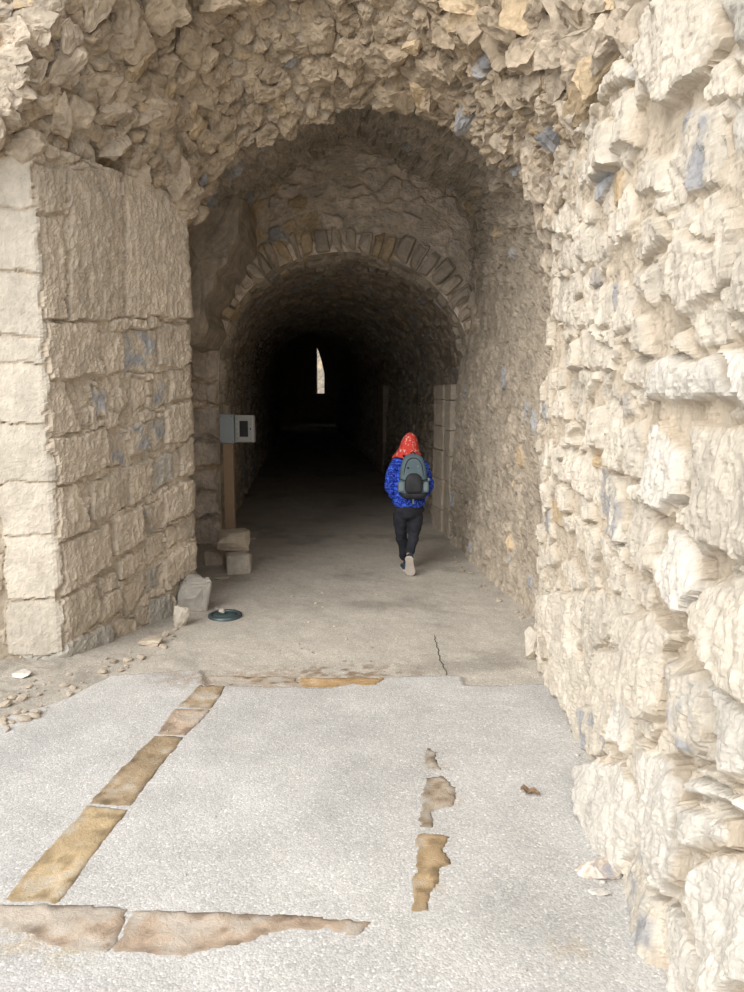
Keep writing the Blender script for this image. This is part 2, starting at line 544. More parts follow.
# ------------------------------------------------------------------ wall_left: the big ashlar pier
PL0 = (-3.3, 4.35); PL1 = (-2.52, 4.95); PC = (-2.19, 5.03); PF = (-1.57, 6.35); PB = (-1.75, 6.62); PE = (-2.75, 6.95)
pier_px = [
    ([(34, 163), (64, 169), (62, 212), (35, 214)], .03, 's'),
    ([(35, 216), (61, 214), (64, 320), (37, 321)], .025, 's'),
    ([(65, 171), (118, 168), (121, 318), (66, 321)], .035, 's'),
    ([(121, 168), (150, 182), (187, 208), (184, 320), (123, 318)], .04, 's'),
    ([(38, 323), (95, 322), (100, 373), (59, 380), (42, 381)], .045, 's'),
    ([(99, 334), (121, 331), (122, 370), (102, 374)], .02, 's'),
    ([(122, 331), (153, 329), (154, 360), (150, 372), (124, 372)], .015, 'b'),
    ([(155, 323), (184, 323), (188, 365), (172, 368), (155, 365)], .04, 's'),
    ([(43, 382), (59, 382), (76, 431), (46, 435)], .03, 's'),
    ([(62, 382), (74, 383), (81, 426), (75, 425)], .0, 's'),
    ([(88, 385), (104, 387), (103, 420), (91, 420)], .02, 'b'),
    ([(107, 388), (121, 388), (127, 402), (114, 419)], .02, 's'),
    ([(129, 377), (143, 377), (143, 404), (130, 413)], .01, 's'),
    ([(153, 374), (167, 371), (166, 403), (150, 410)], .01, 'b'),
    ([(168, 369), (189, 365), (190, 400), (167, 403)], .035, 's'),
    ([(160, 409), (189, 402), (191, 436), (161, 444)], .045, 's'),
    ([(125, 425), (159, 416), (160, 447), (126, 455)], .03, 'b'),
    ([(104, 434), (122, 431), (122, 465), (109, 466)], .0, 'b'),
    ([(48, 440), (102, 426), (105, 465), (78, 478), (50, 486)], .045, 's'),
    ([(86, 482), (122, 469), (125, 504), (102, 519), (87, 520)], .04, 's'),
    ([(126, 467), (148, 456), (148, 492), (127, 506)], .03, 's'),
    ([(149, 461), (168, 452), (169, 482), (151, 491)], .02, 'g'),
    ([(170, 449), (176, 446), (176, 476), (170, 480)], .015, 's'),
    ([(177, 441), (192, 437), (192, 474), (177, 478)], .04, 's'),
    ([(161, 492), (192, 477), (192, 510), (163, 522)], .045, 's'),
    ([(51, 488), (75, 481), (85, 523), (82, 531), (52, 544)], .04, 's'),
    ([(141, 507), (157, 498), (160, 510), (147, 535)], .03, 'b'),
    ([(110, 521), (138, 506), (141, 540), (113, 557)], .05, 's'),
    ([(56, 545), (107, 521), (110, 560), (94, 574), (60, 597)], .035, 's'),
    ([(175, 522), (192, 511), (193, 534), (176, 542)], .03, 's'),
    ([(163, 525), (173, 523), (174, 543), (164, 550)], .02, 's'),
    ([(160, 560), (193, 537), (193, 570), (163, 590)], .045, 's'),
    ([(142, 538), (161, 530), (161, 553), (147, 564)], .02, 's'),
    ([(116, 561), (141, 548), (142, 566), (116, 580)], .03, 's'),
    ([(95, 576), (113, 567), (113, 587), (96, 597)], .03, 's'),
    ([(57, 600), (93, 580), (95, 614), (80, 633), (63, 645), (45, 649)], .04, 's'),
    ([(97, 598), (119, 586), (119, 611), (97, 621)], .035, 's'),
    ([(121, 585), (142, 573), (143, 593), (123, 619)], .02, 's'),
    ([(144, 569), (158, 563), (158, 586), (145, 592)], .01, 'g'),
    ([(147, 600), (170, 592), (172, 622), (147, 633)], .03, 'g'),
    ([(30, 655), (106, 622), (108, 650), (40, 676)], .05, 'g'),
    ([(110, 621), (134, 617), (137, 636), (112, 650)], .03, 's'),
]
B, S, T = plan_wall([PL0, PL1, PC, PF, PB, PE], -0.1, 3.42, 0.0115)
sPC = np.linalg.norm(np.subtract(PL1, PL0)) + np.linalg.norm(np.subtract(PC, PL1))
sPL1 = np.linalg.norm(np.subtract(PL1, PL0))
pol = px_polys(pier_px, PC, PF, sPC)
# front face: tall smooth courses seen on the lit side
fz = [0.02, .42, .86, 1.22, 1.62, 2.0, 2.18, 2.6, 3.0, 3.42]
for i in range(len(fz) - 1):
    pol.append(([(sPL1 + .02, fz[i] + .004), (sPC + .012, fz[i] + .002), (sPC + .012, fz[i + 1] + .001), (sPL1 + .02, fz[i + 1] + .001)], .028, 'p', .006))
sPF = sPC + np.linalg.norm(np.subtract(PF, PC))
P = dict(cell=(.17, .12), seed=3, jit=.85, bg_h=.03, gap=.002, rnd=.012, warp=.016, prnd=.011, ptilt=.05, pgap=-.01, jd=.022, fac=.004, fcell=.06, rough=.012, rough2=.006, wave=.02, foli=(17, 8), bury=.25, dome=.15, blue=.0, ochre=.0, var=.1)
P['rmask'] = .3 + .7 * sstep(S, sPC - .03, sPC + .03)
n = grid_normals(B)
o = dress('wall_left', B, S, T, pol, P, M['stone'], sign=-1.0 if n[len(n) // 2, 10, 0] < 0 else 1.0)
structure(o)

# ------------------------------------------------------------------ wall_right: great weathered stones beside the path
RA = (0.98, 0.3); RB = (1.0, 2.6); RC = (1.2, 5.05); RD = (1.27, 5.45); RE = (1.75, 5.6)
right_px = [
    ([(697, 427), (744, 421), (790, 430), (790, 570), (727, 559), (703, 545)], .10, 'p'),
    ([(662, 430), (673, 416), (694, 454), (696, 499), (681, 516), (662, 508), (660, 454)], .09, 'w'),
    ([(638, 432), (658, 414), (659, 488), (642, 478)], .06, 'p'),
    ([(591, 400), (619, 400), (622, 448), (611, 456), (582, 440)], .05, 'p'),
    ([(621, 400), (638, 400), (639, 454), (630, 475), (618, 464)], .04, 'p'),
    ([(576, 446), (608, 459), (608, 499), (598, 505), (579, 481)], .05, 'p'),
    ([(610, 463), (635, 478), (637, 546), (622, 540), (609, 509)], .06, 'b'),
    ([(639, 495), (670, 518), (680, 562), (660, 580), (638, 551)], .06, 'p'),
    ([(674, 522), (700, 537), (712, 600), (690, 612), (664, 583)], .09, 'w'),
    ([(647, 608), (668, 612), (694, 634), (684, 642), (678, 654), (672, 721), (662, 718), (645, 697)], .12, 'p'),
    ([(680, 657), (708, 665), (714, 718), (705, 759), (689, 753), (678, 732)], .11, 'b'),
    ([(712, 678), (744, 710), (770, 720), (770, 800), (721, 780), (717, 721)], .09, 'w'),
    ([(694, 600), (714, 575), (770, 560), (770, 720), (732, 694), (711, 648)], .13, 'p'),
    ([(622, 605), (645, 618), (643, 657), (627, 650), (618, 632)], .08, 'p'),
    ([(590, 592), (617, 592), (616, 622), (606, 681), (598, 675), (588, 632)], .06, 'p'),
    ([(576, 592), (588, 592), (587, 632), (576, 627)], .04, 's'),
    ([(607, 648), (625, 651), (633, 678), (625, 700), (622, 743), (608, 721)], .08, 'p'),
    ([(590, 705), (607, 700), (620, 743), (630, 759), (604, 759), (592, 737)], .07, 'b'),
    ([(627, 681), (643, 681), (644, 764), (626, 743)], .07, 'w'),
    ([(602, 762), (633, 758), (649, 790), (652, 843), (635, 880), (619, 860)], .10, 'w'),
    ([(652, 750), (684, 756), (693, 785), (689, 880), (681, 907), (660, 852)], .12, 'w'),
    ([(646, 855), (654, 848), (671, 900), (679, 1000), (655, 1010), (635, 913), (637, 882)], .09, 'b'),
    ([(673, 900), (688, 912), (712, 985), (700, 1010), (682, 1000)], .09, 'w'),
    ([(693, 805), (732, 819), (732, 846), (711, 857), (695, 848)], .12, 'w'),
    ([(693, 860), (738, 853), (760, 872), (770, 1010), (718, 1005)], .12, 'w'),
    ([(695, 765), (715, 785), (770, 806), (770, 850), (735, 815), (694, 798)], .08, 'w'),
    ([(557, 592), (575, 592), (583, 681), (600, 759), (602, 792), (587, 792), (571, 708)], .03, 'p'),
    ([(678, 238), (719, 240), (721, 291), (689, 329), (681, 294)], .07, 'p'),
    ([(732, 235), (770, 225), (770, 335), (727, 324)], .06, 'p'),
    ([(676, 359), (716, 353), (735, 405), (705, 410), (660, 398)], .09, 'w'),
    ([(719, 350), (770, 345), (770, 415), (737, 404)], .10, 'w'),
    ([(643, 356), (670, 353), (660, 394), (643, 388)], .05, 'p'),
    ([(587, 221), (611, 224), (614, 259), (590, 264)], .05, 's'),
    ([(552, 208), (584, 203), (587, 227), (568, 238), (554, 232)], .05, 's'),
    ([(558, 240), (584, 238), (586, 275), (559, 272)], .03, 's'),
    ([(646, 264), (670, 270), (668, 307), (651, 294)], .05, 'p'),
    ([(625, 278), (645, 281), (647, 334), (627, 340)], .03, 'p'),
    ([(560, 278), (584, 281), (590, 334), (560, 321)], .02, 's'),
    ([(600, 283), (622, 281), (622, 329), (606, 329)], .03, 's'),
    ([(565, 340), (590, 340), (592, 372), (562, 372)], .02, 's'),
    ([(598, 334), (627, 345), (627, 375), (598, 372)], .04, 'p'),
    ([(673, -8), (705, -8), (716, 40), (705, 89), (678, 113), (652, 67), (662, 40)], .10, 's'),
    ([(625, 89), (649, 83), (652, 145), (638, 161), (625, 121)], .08, 's'),
    ([(617, 51), (650, 62), (648, 80), (625, 87), (613, 99)], .08, 's'),
    ([(707, -8), (760, -8), (760, 54), (729, 56), (717, 40)], .05, 'g'),
    ([(684, 118), (716, 102), (716, 194), (695, 199), (681, 161)], .05, 'b'),
    ([(719, 97), (770, 89), (770, 172), (721, 161)], .04, 'w'),
    ([(608, 113), (623, 121), (633, 167), (598, 191), (590, 148)], .07, 's'),
    ([(651, 150), (678, 150), (681, 194), (649, 199)], .04, 's'),
]
B, S, T = plan_wall([RE, RD, RC, RB, RA], -0.1, 3.15, 0.0095)
sRC = np.linalg.norm(np.subtract(RE, RD)) + np.linalg.norm(np.subtract(RD, RC))
pol = [(q, h_ * .6, k_) for q, h_, k_ in px_polys(right_px, RC, RB, sRC)]
P = dict(cell=(.22, .15), seed=11, jit=.9, bg_h=.035, gap=.002, rnd=.02, warp=.02, wk=7, prnd=.03, ptilt=.16, pgap=.0, jd=.035, fac=.008, fcell=.10, fasp=2.2, rough=.017, rough2=.006, wave=.05, foli=(15, 4.5), bury=.3, dome=.2, blue=.03, ochre=.02, var=.1, base=PALE * 0.97, mort=1.12)
n = grid_normals(B)
sg = 1.0 if n[len(n) // 2, 10, 0] < 0 else -1.0
Tw = T + (S - sRC) * 0.0
o = dress('wall_right', B, S, T, pol, P, M['stone_streaked'], sign=sg)
structure(o)

# ------------------------------------------------------------------ the broken rubble vault in front
F_edge = [(-3.1, 4.3, 3.3), (-2.35, 4.75, 3.4), (-2.05, 4.85, 4.0), (-1.5, 5.0, 4.75), (-.8, 5.05, 5.1), (-.25, 5.0, 5.25), (.35, 4.7, 4.9), (.85, 4.1, 4.3), (1.1, 3.3, 3.7), (1.16, 2.4, 3.3), (1.2, 1.8, 3.05), (1.25, 1.8, 2.7)]
J_edge = [(-2.7, 6.95, 2.9), tuple(at(188, 222, 6.5)), tuple(at(196, 205, 6.55)), tuple(at(214, 168, 6.5)), tuple(at(240, 146, 6.4)), tuple(at(290, 126, 6.3)), tuple(at(345, 104, 6.2)), tuple(at(400, 100, 6.05)), tuple(at(445, 118, 5.9)), tuple(at(490, 148, 5.7)), tuple(at(525, 185, 5.55)), tuple(at(552, 240, 5.4)), (1.5, 5.4, 2.5)]
mid = lambda a, b, t: tuple(np.array(a) * (1 - t) + np.array(b) * t)
vsn = np.linspace(0, 1, 110)
B = loft([(0, F_edge), (1, J_edge)], 420, vsn)
S = arc(B, 0); T = arc(B, 1)
n = grid_normals(B)
cen = np.array([-.3, 5, 2])
sg = 1.0 if ((cen - B[210, 55]) @ n[210, 55]) > 0 else -1.0
P = dict(cell=(.16, .12), seed=21, bg_h=.05, warp=.02, gap=.002, rnd=.03, rough=.03, rough2=.01, wave=.05, foli=(6, 6), blue=.04)
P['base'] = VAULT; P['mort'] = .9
V_h, V_t = masonry(S, T, [], P)
Vb = B + n * sg * V_h[..., None]
F_ = grid_faces(*B.shape[:2])
Fq = np.vstack([F_[:, [0, 1, 2]], F_[:, [0, 2, 3]]])
items = []
rng = np.random.RandomState(5)
nu, nv = B.shape[:2]
Lu = S[-1].mean()
ju = 0.0
du = 0.115
row = 0
for si in np.arange(0.0, 1.0, 1 / 46.):
    for vi in np.arange(0, 1.0, 1 / 12.):
        u = si + rng.uniform(-.5, .5) / 46 * 1.1; v = vi + ((row % 2) * .5 + rng.uniform(-.45, .45)) / 10 + .02
        if not (0.035 < u < .985 and -0.0 <= v < 1.0): continue
        iu = int(u * (nu - 1)); iv = int(np.clip(v, 0, .999) * (nv - 1))
        p = B[iu, iv]; nn = n[iu, iv] * sg
        # local spacing decides stone size
        wid = np.linalg.norm(B[min(nu - 1, iu + 3), iv] - B[max(0, iu - 3), iv]) / 6 * nu / 46
        dep = np.linalg.norm(B[iu, min(nv - 1, iv + 3)] - B[iu, max(0, iv - 3)]) / 6 * nv / 10
        big = rng.uniform(.75, 1.35)
        a = wid * .80 * big * rng.uniform(.8, 1.5); b = max(.055, dep * .62) * big * rng.uniform(.6, 1.05)
        a = min(a, .17); b = min(b, .15)
        cc = rng.uniform(.1, .2)
        up = B[min(nu - 1, iu + 2), iv] - B[max(0, iu - 2), iv]
        R = frame_from(nn + rng.normal(size=3) * .25 + np.array([0, -.35, -.1]), up, rng.normal() * .35)
        uu = iu / nu
        kk = max(sstep(uu, .66, .86), 1 - sstep(uu, .12, .34))  # crown shade painted into the tint, lighter towards both haunches
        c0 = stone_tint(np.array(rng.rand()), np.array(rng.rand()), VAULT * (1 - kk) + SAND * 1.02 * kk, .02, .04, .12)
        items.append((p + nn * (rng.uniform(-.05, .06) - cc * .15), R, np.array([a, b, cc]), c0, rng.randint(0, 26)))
    row += 1
V2, F2, T2 = rocks_cloud(items, 4)
V2 = V2 + .012 * np.stack([fbm(V2 * 13, 3, 61, .6, True), fbm(V2 * 13, 3, 62, .6, True), fbm(V2 * 13, 3, 63, .6, True)], -1)
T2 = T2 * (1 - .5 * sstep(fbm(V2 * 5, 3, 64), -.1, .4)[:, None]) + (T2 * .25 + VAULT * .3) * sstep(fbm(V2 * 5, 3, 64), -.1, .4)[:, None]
VV = np.vstack([Vb.reshape(-1, 3), V2]); FF = np.vstack([Fq, F2 + Vb.size // 3]); TT = np.vstack([V_t.reshape(-1, 3), T2])
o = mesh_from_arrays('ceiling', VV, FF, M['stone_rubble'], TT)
structure(o)

# ------------------------------------------------------------------ facade above the broken vault edge
top = [(x, y - .02, 7.5) for x, y, z in F_edge]
up_ = [(x + 0, y + .12, z + .35) for x, y, z in F_edge]
B = loft([(0, F_edge), (.15, up_), (1, top)], 200, np.linspace(0, 1, 60))
S = arc(B, 0); T = arc(B, 1)
nf = grid_normals(B)
sg = 1.0 if nf[100, 30, 1] < 0 else -1.0
hf, tf = masonry(S, T, [], dict(cell=(.3, .2), seed=31, bg_h=.03, warp=.03, rough=.015, wave=.0, base=SAND, blue=.02))
Vb = B + nf * sg * hf[..., None]
F_ = grid_faces(*B.shape[:2]); Fq = np.vstack([F_[:, [0, 1, 2]], F_[:, [0, 2, 3]]])
items = []; rng = np.random.RandomState(44)
for u in np.arange(0.02, .99, .014):
    for v in np.arange(0.0, .55, .05):
        iu = int(np.clip(u + rng.uniform(-.006, .006), 0.01, .98) * 199); iv = int(np.clip(v + rng.uniform(-.02, .02), 0, .9) * 59)
        p = B[iu, iv]
        c0 = stone_tint(np.array(rng.rand()), np.array(rng.rand()), SAND * 1.02, .02, .05, .12)
        items.append((p + np.array([0, .02, 0]), frame_from(np.array([0, -1.0, 0]) + rng.normal(size=3) * .15, np.array([1.0, 0, .05]), rng.normal() * .2), np.array([rng.uniform(.1, .19), rng.uniform(.08, .13), rng.uniform(.08, .13)]), c0, rng.randint(0, 26)))
V2, F2, T2 = rocks_cloud(items, 4)
V2 = V2 + .01 * np.stack([fbm(V2 * 13, 3, 61, .6, True), fbm(V2 * 13, 3, 62, .6, True), fbm(V2 * 13, 3, 63, .6, True)], -1)
o = mesh_from_arrays('wall_front', np.vstack([Vb.reshape(-1, 3), V2]), np.vstack([Fq, F2 + Vb.size // 3]), M['stone_rubble'], np.vstack([tf.reshape(-1, 3), T2]))
structure(o)

# ------------------------------------------------------------------ inner chamber: vault and right wall
T_px = [(178, 330), (205, 262), (236, 213), (262, 184), (300, 160), (345, 136), (388, 158), (430, 184), (470, 216)]
T_edge = [tuple(at(x, y, 9.0)) for x, y in T_px]
T_edge = [(x, 9.25, z + .05) for x, y, z in T_edge]
# profile order: right ground -> apex -> left ground
far = [(.98, 9.25, -.1), tuple(at(454, 470, 9.25)), tuple(at(458, 385, 9.25)), tuple(at(472, 290, 9.25))] + T_edge[::-1][0:8] + [(-2.35, 9.25, 2.6), (-2.4, 9.25, 1.2), (-2.4, 9.25, -.1)]
nearp = [(1.44, 5.45, -.1), (1.44, 5.45, .8), (1.44, 5.45, 1.7), (1.42, 5.48, 2.5), (1.34, 5.52, 3.05), (1.05, 5.6, 3.6), (.6, 5.75, 4.1), (.1, 5.95, 4.35), (-.25, 6.1, 4.4), (-.7, 6.3, 4.2), (-1.2, 6.45, 3.85), (-1.9, 6.6, 3.5), (-2.4, 6.7, 2.6), (-2.45, 6.7, 1.2), (-2.45, 6.7, -.1)]
far15 = resample(far, n=len(nearp))
B = loft([(0, nearp), (1, far)], 760, np.linspace(0, 1, 250))
S = arc(B, 0); T = arc(B, 1)
n = grid_normals(B)
c_ = np.array([-.5, 7.5, 2.0]); k = B[380, 120]
sg = 1.0 if ((c_ - k) @ n[380, 120]) > 0 else -1.0
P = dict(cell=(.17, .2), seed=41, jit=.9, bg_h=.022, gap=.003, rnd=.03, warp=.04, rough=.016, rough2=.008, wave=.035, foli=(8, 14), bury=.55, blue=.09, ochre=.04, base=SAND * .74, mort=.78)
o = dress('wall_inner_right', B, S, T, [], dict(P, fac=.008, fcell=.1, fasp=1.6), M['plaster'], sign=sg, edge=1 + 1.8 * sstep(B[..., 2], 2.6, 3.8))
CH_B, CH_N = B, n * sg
structure(o)

# ragged broken rim where the chamber vault stops short of the back wall
items = []; rng = np.random.RandomState(9)
nuC, nvC = CH_B.shape[:2]
for iu in range(150, 600, 6):
    p0 = CH_B[iu, int(nvC * .86)]
    if p0[2] < 2.6: continue
    for q in range(2):
        iv = int(nvC * rng.uniform(.80, .9)); p = CH_B[iu, iv]; nn = CH_N[iu, iv]
        up = CH_B[iu + 2, iv] - CH_B[iu - 2, iv]
        c0 = stone_tint(np.array(rng.rand()), np.array(rng.rand()), SAND * .95, .03, .05, .1)
        items.append((p - nn * rng.uniform(.0, .05), frame_from(nn + rng.normal(size=3) * .2, up, rng.normal() * .4), np.array([rng.uniform(.07, .16), rng.uniform(.06, .12), rng.uniform(.07, .13)]), c0, rng.randint(0, 26)))
V2, F2, T2 = rocks_cloud(items, 3)
structure(mesh_from_arrays('ceiling_rim', V2, F2, M['stone_rubble'], T2))

# ------------------------------------------------------------------ arch wall at the back with its opening
open_px = [(222, 552), (221, 500), (220, 440), (219, 380), (222, 345), (236, 308), (260, 280), (290, 262), (320, 254), (350, 252), (385, 258), (415, 271), (440, 292), (459, 320), (470, 350), (473, 380), (468, 440), (460, 552)]
open_w = [at(x, y, 9.0) for x, y in open_px]
open_w[0][2] = -.12; open_w[-1][2] = -.12
outer_w = [(-2.7, 9.0, -.12), (-2.7, 9.0, .6), (-2.7, 9.0, 1.3), (-2.7, 9, 2.0), (-2.7, 9, 2.6), (-2.7, 9, 3.4), (-2.5, 9, 4.3), (-1.9, 9, 5.1), (-1.1, 9, 5.3), (-.4, 9, 5.4), (.4, 9, 5.3), (1.0, 9, 5.1), (1.5, 9, 4.6), (1.8, 9, 3.6), (1.8, 9, 2.6), (1.8, 9, 1.8), (1.8, 9, .9), (1.8, 9, -.12)]
OW = resample(open_w, n=460)
# keep the same parameter for both profiles
U0 = np.concatenate([[0], np.cumsum(np.linalg.norm(np.diff(np.array(open_w), axis=0), axis=1))]); U0 /= U0[-1]
outw = np.array(outer_w, float)
OU = np.stack([np.interp(np.linspace(0, 1, 460), U0, outw[:, k]) for k in range(3)], -1)
vv = np.linspace(0, 1, 130)
B = OW[:, None] * (1 - vv[None, :, None]) + OU[:, None] * vv[None, :, None]
S = B[..., 0]; T = B[..., 2]
jamb = []
for y0, y1 in [(346, 377), (379, 406), (408, 440), (442, 468), (470, 490), (492, 517), (519, 545)]:
    q = [at(x, y, 9.0) for x, y in [(188, y0), (219, y0), (221, y1), (190, y1)]]
    jamb.append(([(p[0], p[2]) for p in q], .05, 's'))
P = dict(cell=(.27, .17), seed=51, jit=.7, bg_h=.024, gap=.004, rnd=.04, warp=.04, wk=5, rough=.012, rough2=.007, wave=.03, foli=(8, 10), bury=.3, blue=.10, ochre=.08, prnd=.03, base=np.array([.70, .60, .50]), mort=1.2, var=.14, fac=.004)
n = grid_normals(B)
sg = 1.0 if n[200, 60, 1] < 0 else -1.0
wall_back = dress('wall_back', B, S, T, jamb, P, M['plaster'], sign=sg, edge=sstep(vv, -.004, .03)[None, :] * np.ones((460, 1)))
structure(wall_back)

# voussoirs of the arch ring (parts of the back wall)
arc_pts = np.array([p for p, (x, y) in zip(open_w, open_px) if y <= 352 and x < 475])
AP = resample(arc_pts, n=400)
Lr = np.concatenate([[0], np.cumsum(np.linalg.norm(np.diff(AP, axis=0), axis=1))])
rng = np.random.RandomState(12)
s = 0.0; k = 0
while s < Lr[-1] - .06:
    w = rng.uniform(.09, .19)
    sm = s + w / 2
    p = np.array([np.interp(sm, Lr, AP[:, q]) for q in range(3)])
    p2 = np.array([np.interp(sm + .02, Lr, AP[:, q]) for q in range(3)])
    tg = p2 - p; tg /= np.linalg.norm(tg)
    out = np.array([-tg[2], 0, tg[0]])
    if out @ (p - np.array([-.35, 9, 2.0])) < 0: out = -out
    ln = rng.uniform(.26, .34); jo = rng.uniform(-.03, .012)
    V, F = rock_shape(300 + k, 4, planes=6, rough=.05, boxy=True)
    V = V * np.array([w * .5, ln * .5, .3])
    R = np.stack([tg, out, np.cross(tg, out)], -1)
    V = V @ R.T + p + out * (ln / 2 + jo) + np.array([0, .225 - rng.uniform(0, .03), 0])
    c0 = stone_tint(np.array(rng.rand()), np.array(.5 + .45 * rng.rand() if rng.rand() > .12 else .99), SAND * 1.02, 0, .1, .15)
    mesh_from_arrays('voussoir', V, F, M['stone'], np.repeat(c0[None], len(V), 0), wall_back)
    s += w + rng.uniform(.004, .014); k += 1

# ------------------------------------------------------------------ long tunnel behind
def tun(y, grow=0.06, zf=0.0):
    sh = -0.098 * (y - 9.2)
    out = []
    c = np.array([-.4, 0, 1.6])
    for q in open_w:
        d = np.array([q[0] - c[0], 0, max(q[2], -.12) - c[2]])
        m = np.array([c[0] + d[0] * (1 + grow), y, c[2] + d[2] * (1 + grow * .6)])
        m[0] += sh
        m[2] *= 1 + zf * max(0, (y - 20) / 23)
        out.append(tuple(m))
    return out


vs_y = np.concatenate([np.linspace(9.0, 9.5, 24)[:-1], np.linspace(9.5, 16, 220)[:-1], np.linspace(16, 26, 170)[:-1], np.linspace(26, 43, 120)])
st = [(9.0, [tuple(p) for p in open_w]), (9.42, tun(9.42, 0.0)), (9.5, tun(9.5, .07)), (14, tun(14, .07)), (20, tun(20, .05)), (43, tun(43, .05, .6))]
B = loft(st, 330, vs_y)
S = arc(B, 0); T = B[..., 1]
n = grid_normals(B); k = B[165, 200]
sg = 1.0 if ((np.array([k[0], k[1], 1.5]) - k) @ n[165, 200]) > 0 else -1.0
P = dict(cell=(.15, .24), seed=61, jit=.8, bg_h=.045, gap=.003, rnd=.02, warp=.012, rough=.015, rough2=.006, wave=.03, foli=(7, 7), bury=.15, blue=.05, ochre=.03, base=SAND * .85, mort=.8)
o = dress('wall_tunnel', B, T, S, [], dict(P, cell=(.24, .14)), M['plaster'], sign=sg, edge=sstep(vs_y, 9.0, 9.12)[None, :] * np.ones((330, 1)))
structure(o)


# simple helpers for boxes
def box_bm(bm, c, s, R=None):
    r = bmesh.ops.create_cube(bm, size=1)
    for v in r['verts']:
        v.co = Vector((v.co.x * s[0], v.co.y * s[1], v.co.z * s[2]))
        if R is not None: v.co = R @ v.co
        v.co += Vector(c)
    return r['verts']


def bm_obj(name, bm, mat, parent=None, tint=None, smooth=False, bevel=0.0, seg=2):
    if bevel:
        bmesh.ops.bevel(bm, geom=bm.edges[:], offset=bevel, segments=seg, affect='EDGES', profile=.6)
    me = bpy.data.meshes.new(name); bm.to_mesh(me); bm.free()
    me.materials.append(mat)
    for p in me.polygons: p.use_smooth = smooth
    if tint is not None:
        ca = me.color_attributes.new('tint', 'FLOAT_COLOR', 'POINT')
        ca.data.foreach_set('color', np.tile(np.array([*tint, 1.0], np.float32), len(me.vertices)))
    o = bpy.data.objects.new(name, me); C.objects.link(o)
    if parent is not None: o.parent = parent
    return o


def ashlar_block(bm_list, c, s, seed):
    V, F = ICO[4]
    # superquadric cube with noise
    p = np.sign(V) * np.abs(V) ** 0.22
    p = p / np.abs(p).max(1, keepdims=True).clip(1e-6)
    V2 = p * (np.array(s) / 2)
    V2 = V2 + fbm(V2 * 9 + seed * 5, 4, seed, .55, True)[:, None] * .012 * (V / np.linalg.norm(V, axis=1)[:, None])
    return V2 + np.array(c), F


# dressed pilasters on the tunnel's right wall, beside its recessed doorways
def pilaster(name, px0, px1, y_top, y_bot, Y, z_top, width, depth, seed):
    Vs, Fs, Ts = [], [], []; off = 0
    z = -.05; rg = np.random.RandomState(seed); x = px0
    while z < z_top:
        hh = rg.uniform(.3, .42)
        if z + hh > z_top: hh = z_top - z
        V, F = ashlar_block(None, (0, 0, z + hh / 2), (width * rg.uniform(.95, 1.05), depth, hh - .016), seed + int(z * 100))
        Vs.append(V); Fs.append(F + off); off += len(V)
        Ts.append(np.repeat((SAND * rg.uniform(.95, 1.1))[None], len(V), 0)); z += hh
        if z_top - z < .05: break
    return mesh_from_arrays(name, np.vstack(Vs), np.vstack(Fs), M['stone'], np.vstack(Ts))


g1 = gnd(444, 532)
o = pilaster('trim_1', 0, 0, 0, 0, 9.7, 1.95, .22, .42, 5)
o.location = (1.0, 10.15, 0); o.rotation_euler = (0, 0, math.radians(12)); structure(o)
o = pilaster('trim_2', 0, 0, 0, 0, 9.7, 1.95, .12, .3, 15)
o.location = (1.03, 9.62, 0); o.rotation_euler = (0, 0, math.radians(8)); structure(o)
o = pilaster('trim_3', 0, 0, 0, 0, 9.7, 2.05, .25, .6, 25)
o.location = (.33, 18.2, 0); o.rotation_euler = (0, 0, math.radians(10)); structure(o)

# far end: step, ledge, end wall with a bright pointed opening
def solid(name, boxes, tint, mat='stone'):
    bm = bmesh.new()
    for c, s in boxes: box_bm(bm, c, s)
    return structure(bm_obj(name, bm, M[mat], tint=tint, bevel=.03))


xe = lambda px, Y: (px - 372) / F_PX * Y
solid('trim_4', [((-3.4, 41.5, .1), (8, 5, .25))], PALE * 1.1)
solid('trim_5', [((-4.0, 44.5, .95), (9, 2.4, 2.0))], SAND * .8)
# end wall left of the opening and above it
ow = [at(303, 396, 43.8), at(317.2, 396, 43.8), at(317.2, 348, 43.8), at(319, 352, 43.8), at(322, 362, 43.8), at(324.5, 374, 43.8), at(324.5, 396, 43.8)]
bm = bmesh.new()
xa = ow[1][0]; za = ow[2][2]; zb = ow[1][2]
prof = [(ow[2][0], ow[2][2]), (ow[3][0], ow[3][2]), (ow[4][0], ow[4][2]), (ow[5][0], ow[5][2]), (ow[6][0], ow[6][2])]
quads = [[(-12, -1), (xa, -1), (xa, za), (-12, za)], [(-12, za), (xa, za), (6, za), (6, 9), (-12, 9)], [(xa, -1), (prof[4][0], -1), (prof[4][0], zb - .0), (xa, zb - .0)]]
px_ = [(x, z) for x, z in prof]
quads.append([(6, -1), (6, za)] + [(x, z) for x, z in px_] + [(px_[-1][0], -1)])
for q in quads:
    a_ = [bm.verts.new((x, 43.6, z)) for x, z in q]; b_ = [bm.verts.new((x, 44.2, z)) for x, z in q]
    bm.faces.new(a_); bm.faces.new(b_[::-1])
    for i in range(len(q)):
        j = (i + 1) % len(q); bm.faces.new((a_[j], a_[i], b_[i], b_[j]))
bmesh.ops.recalc_face_normals(bm, faces=bm.faces[:])
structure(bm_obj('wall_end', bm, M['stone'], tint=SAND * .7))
# sunlit masonry seen through it
B, S, T = plan_wall([(-16.0, 58), (8, 58)], -.2, 9.0, .1)
n = grid_normals(B)
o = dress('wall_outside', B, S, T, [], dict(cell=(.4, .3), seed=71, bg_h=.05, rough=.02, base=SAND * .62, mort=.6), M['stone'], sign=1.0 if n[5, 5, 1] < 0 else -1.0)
structure(o)

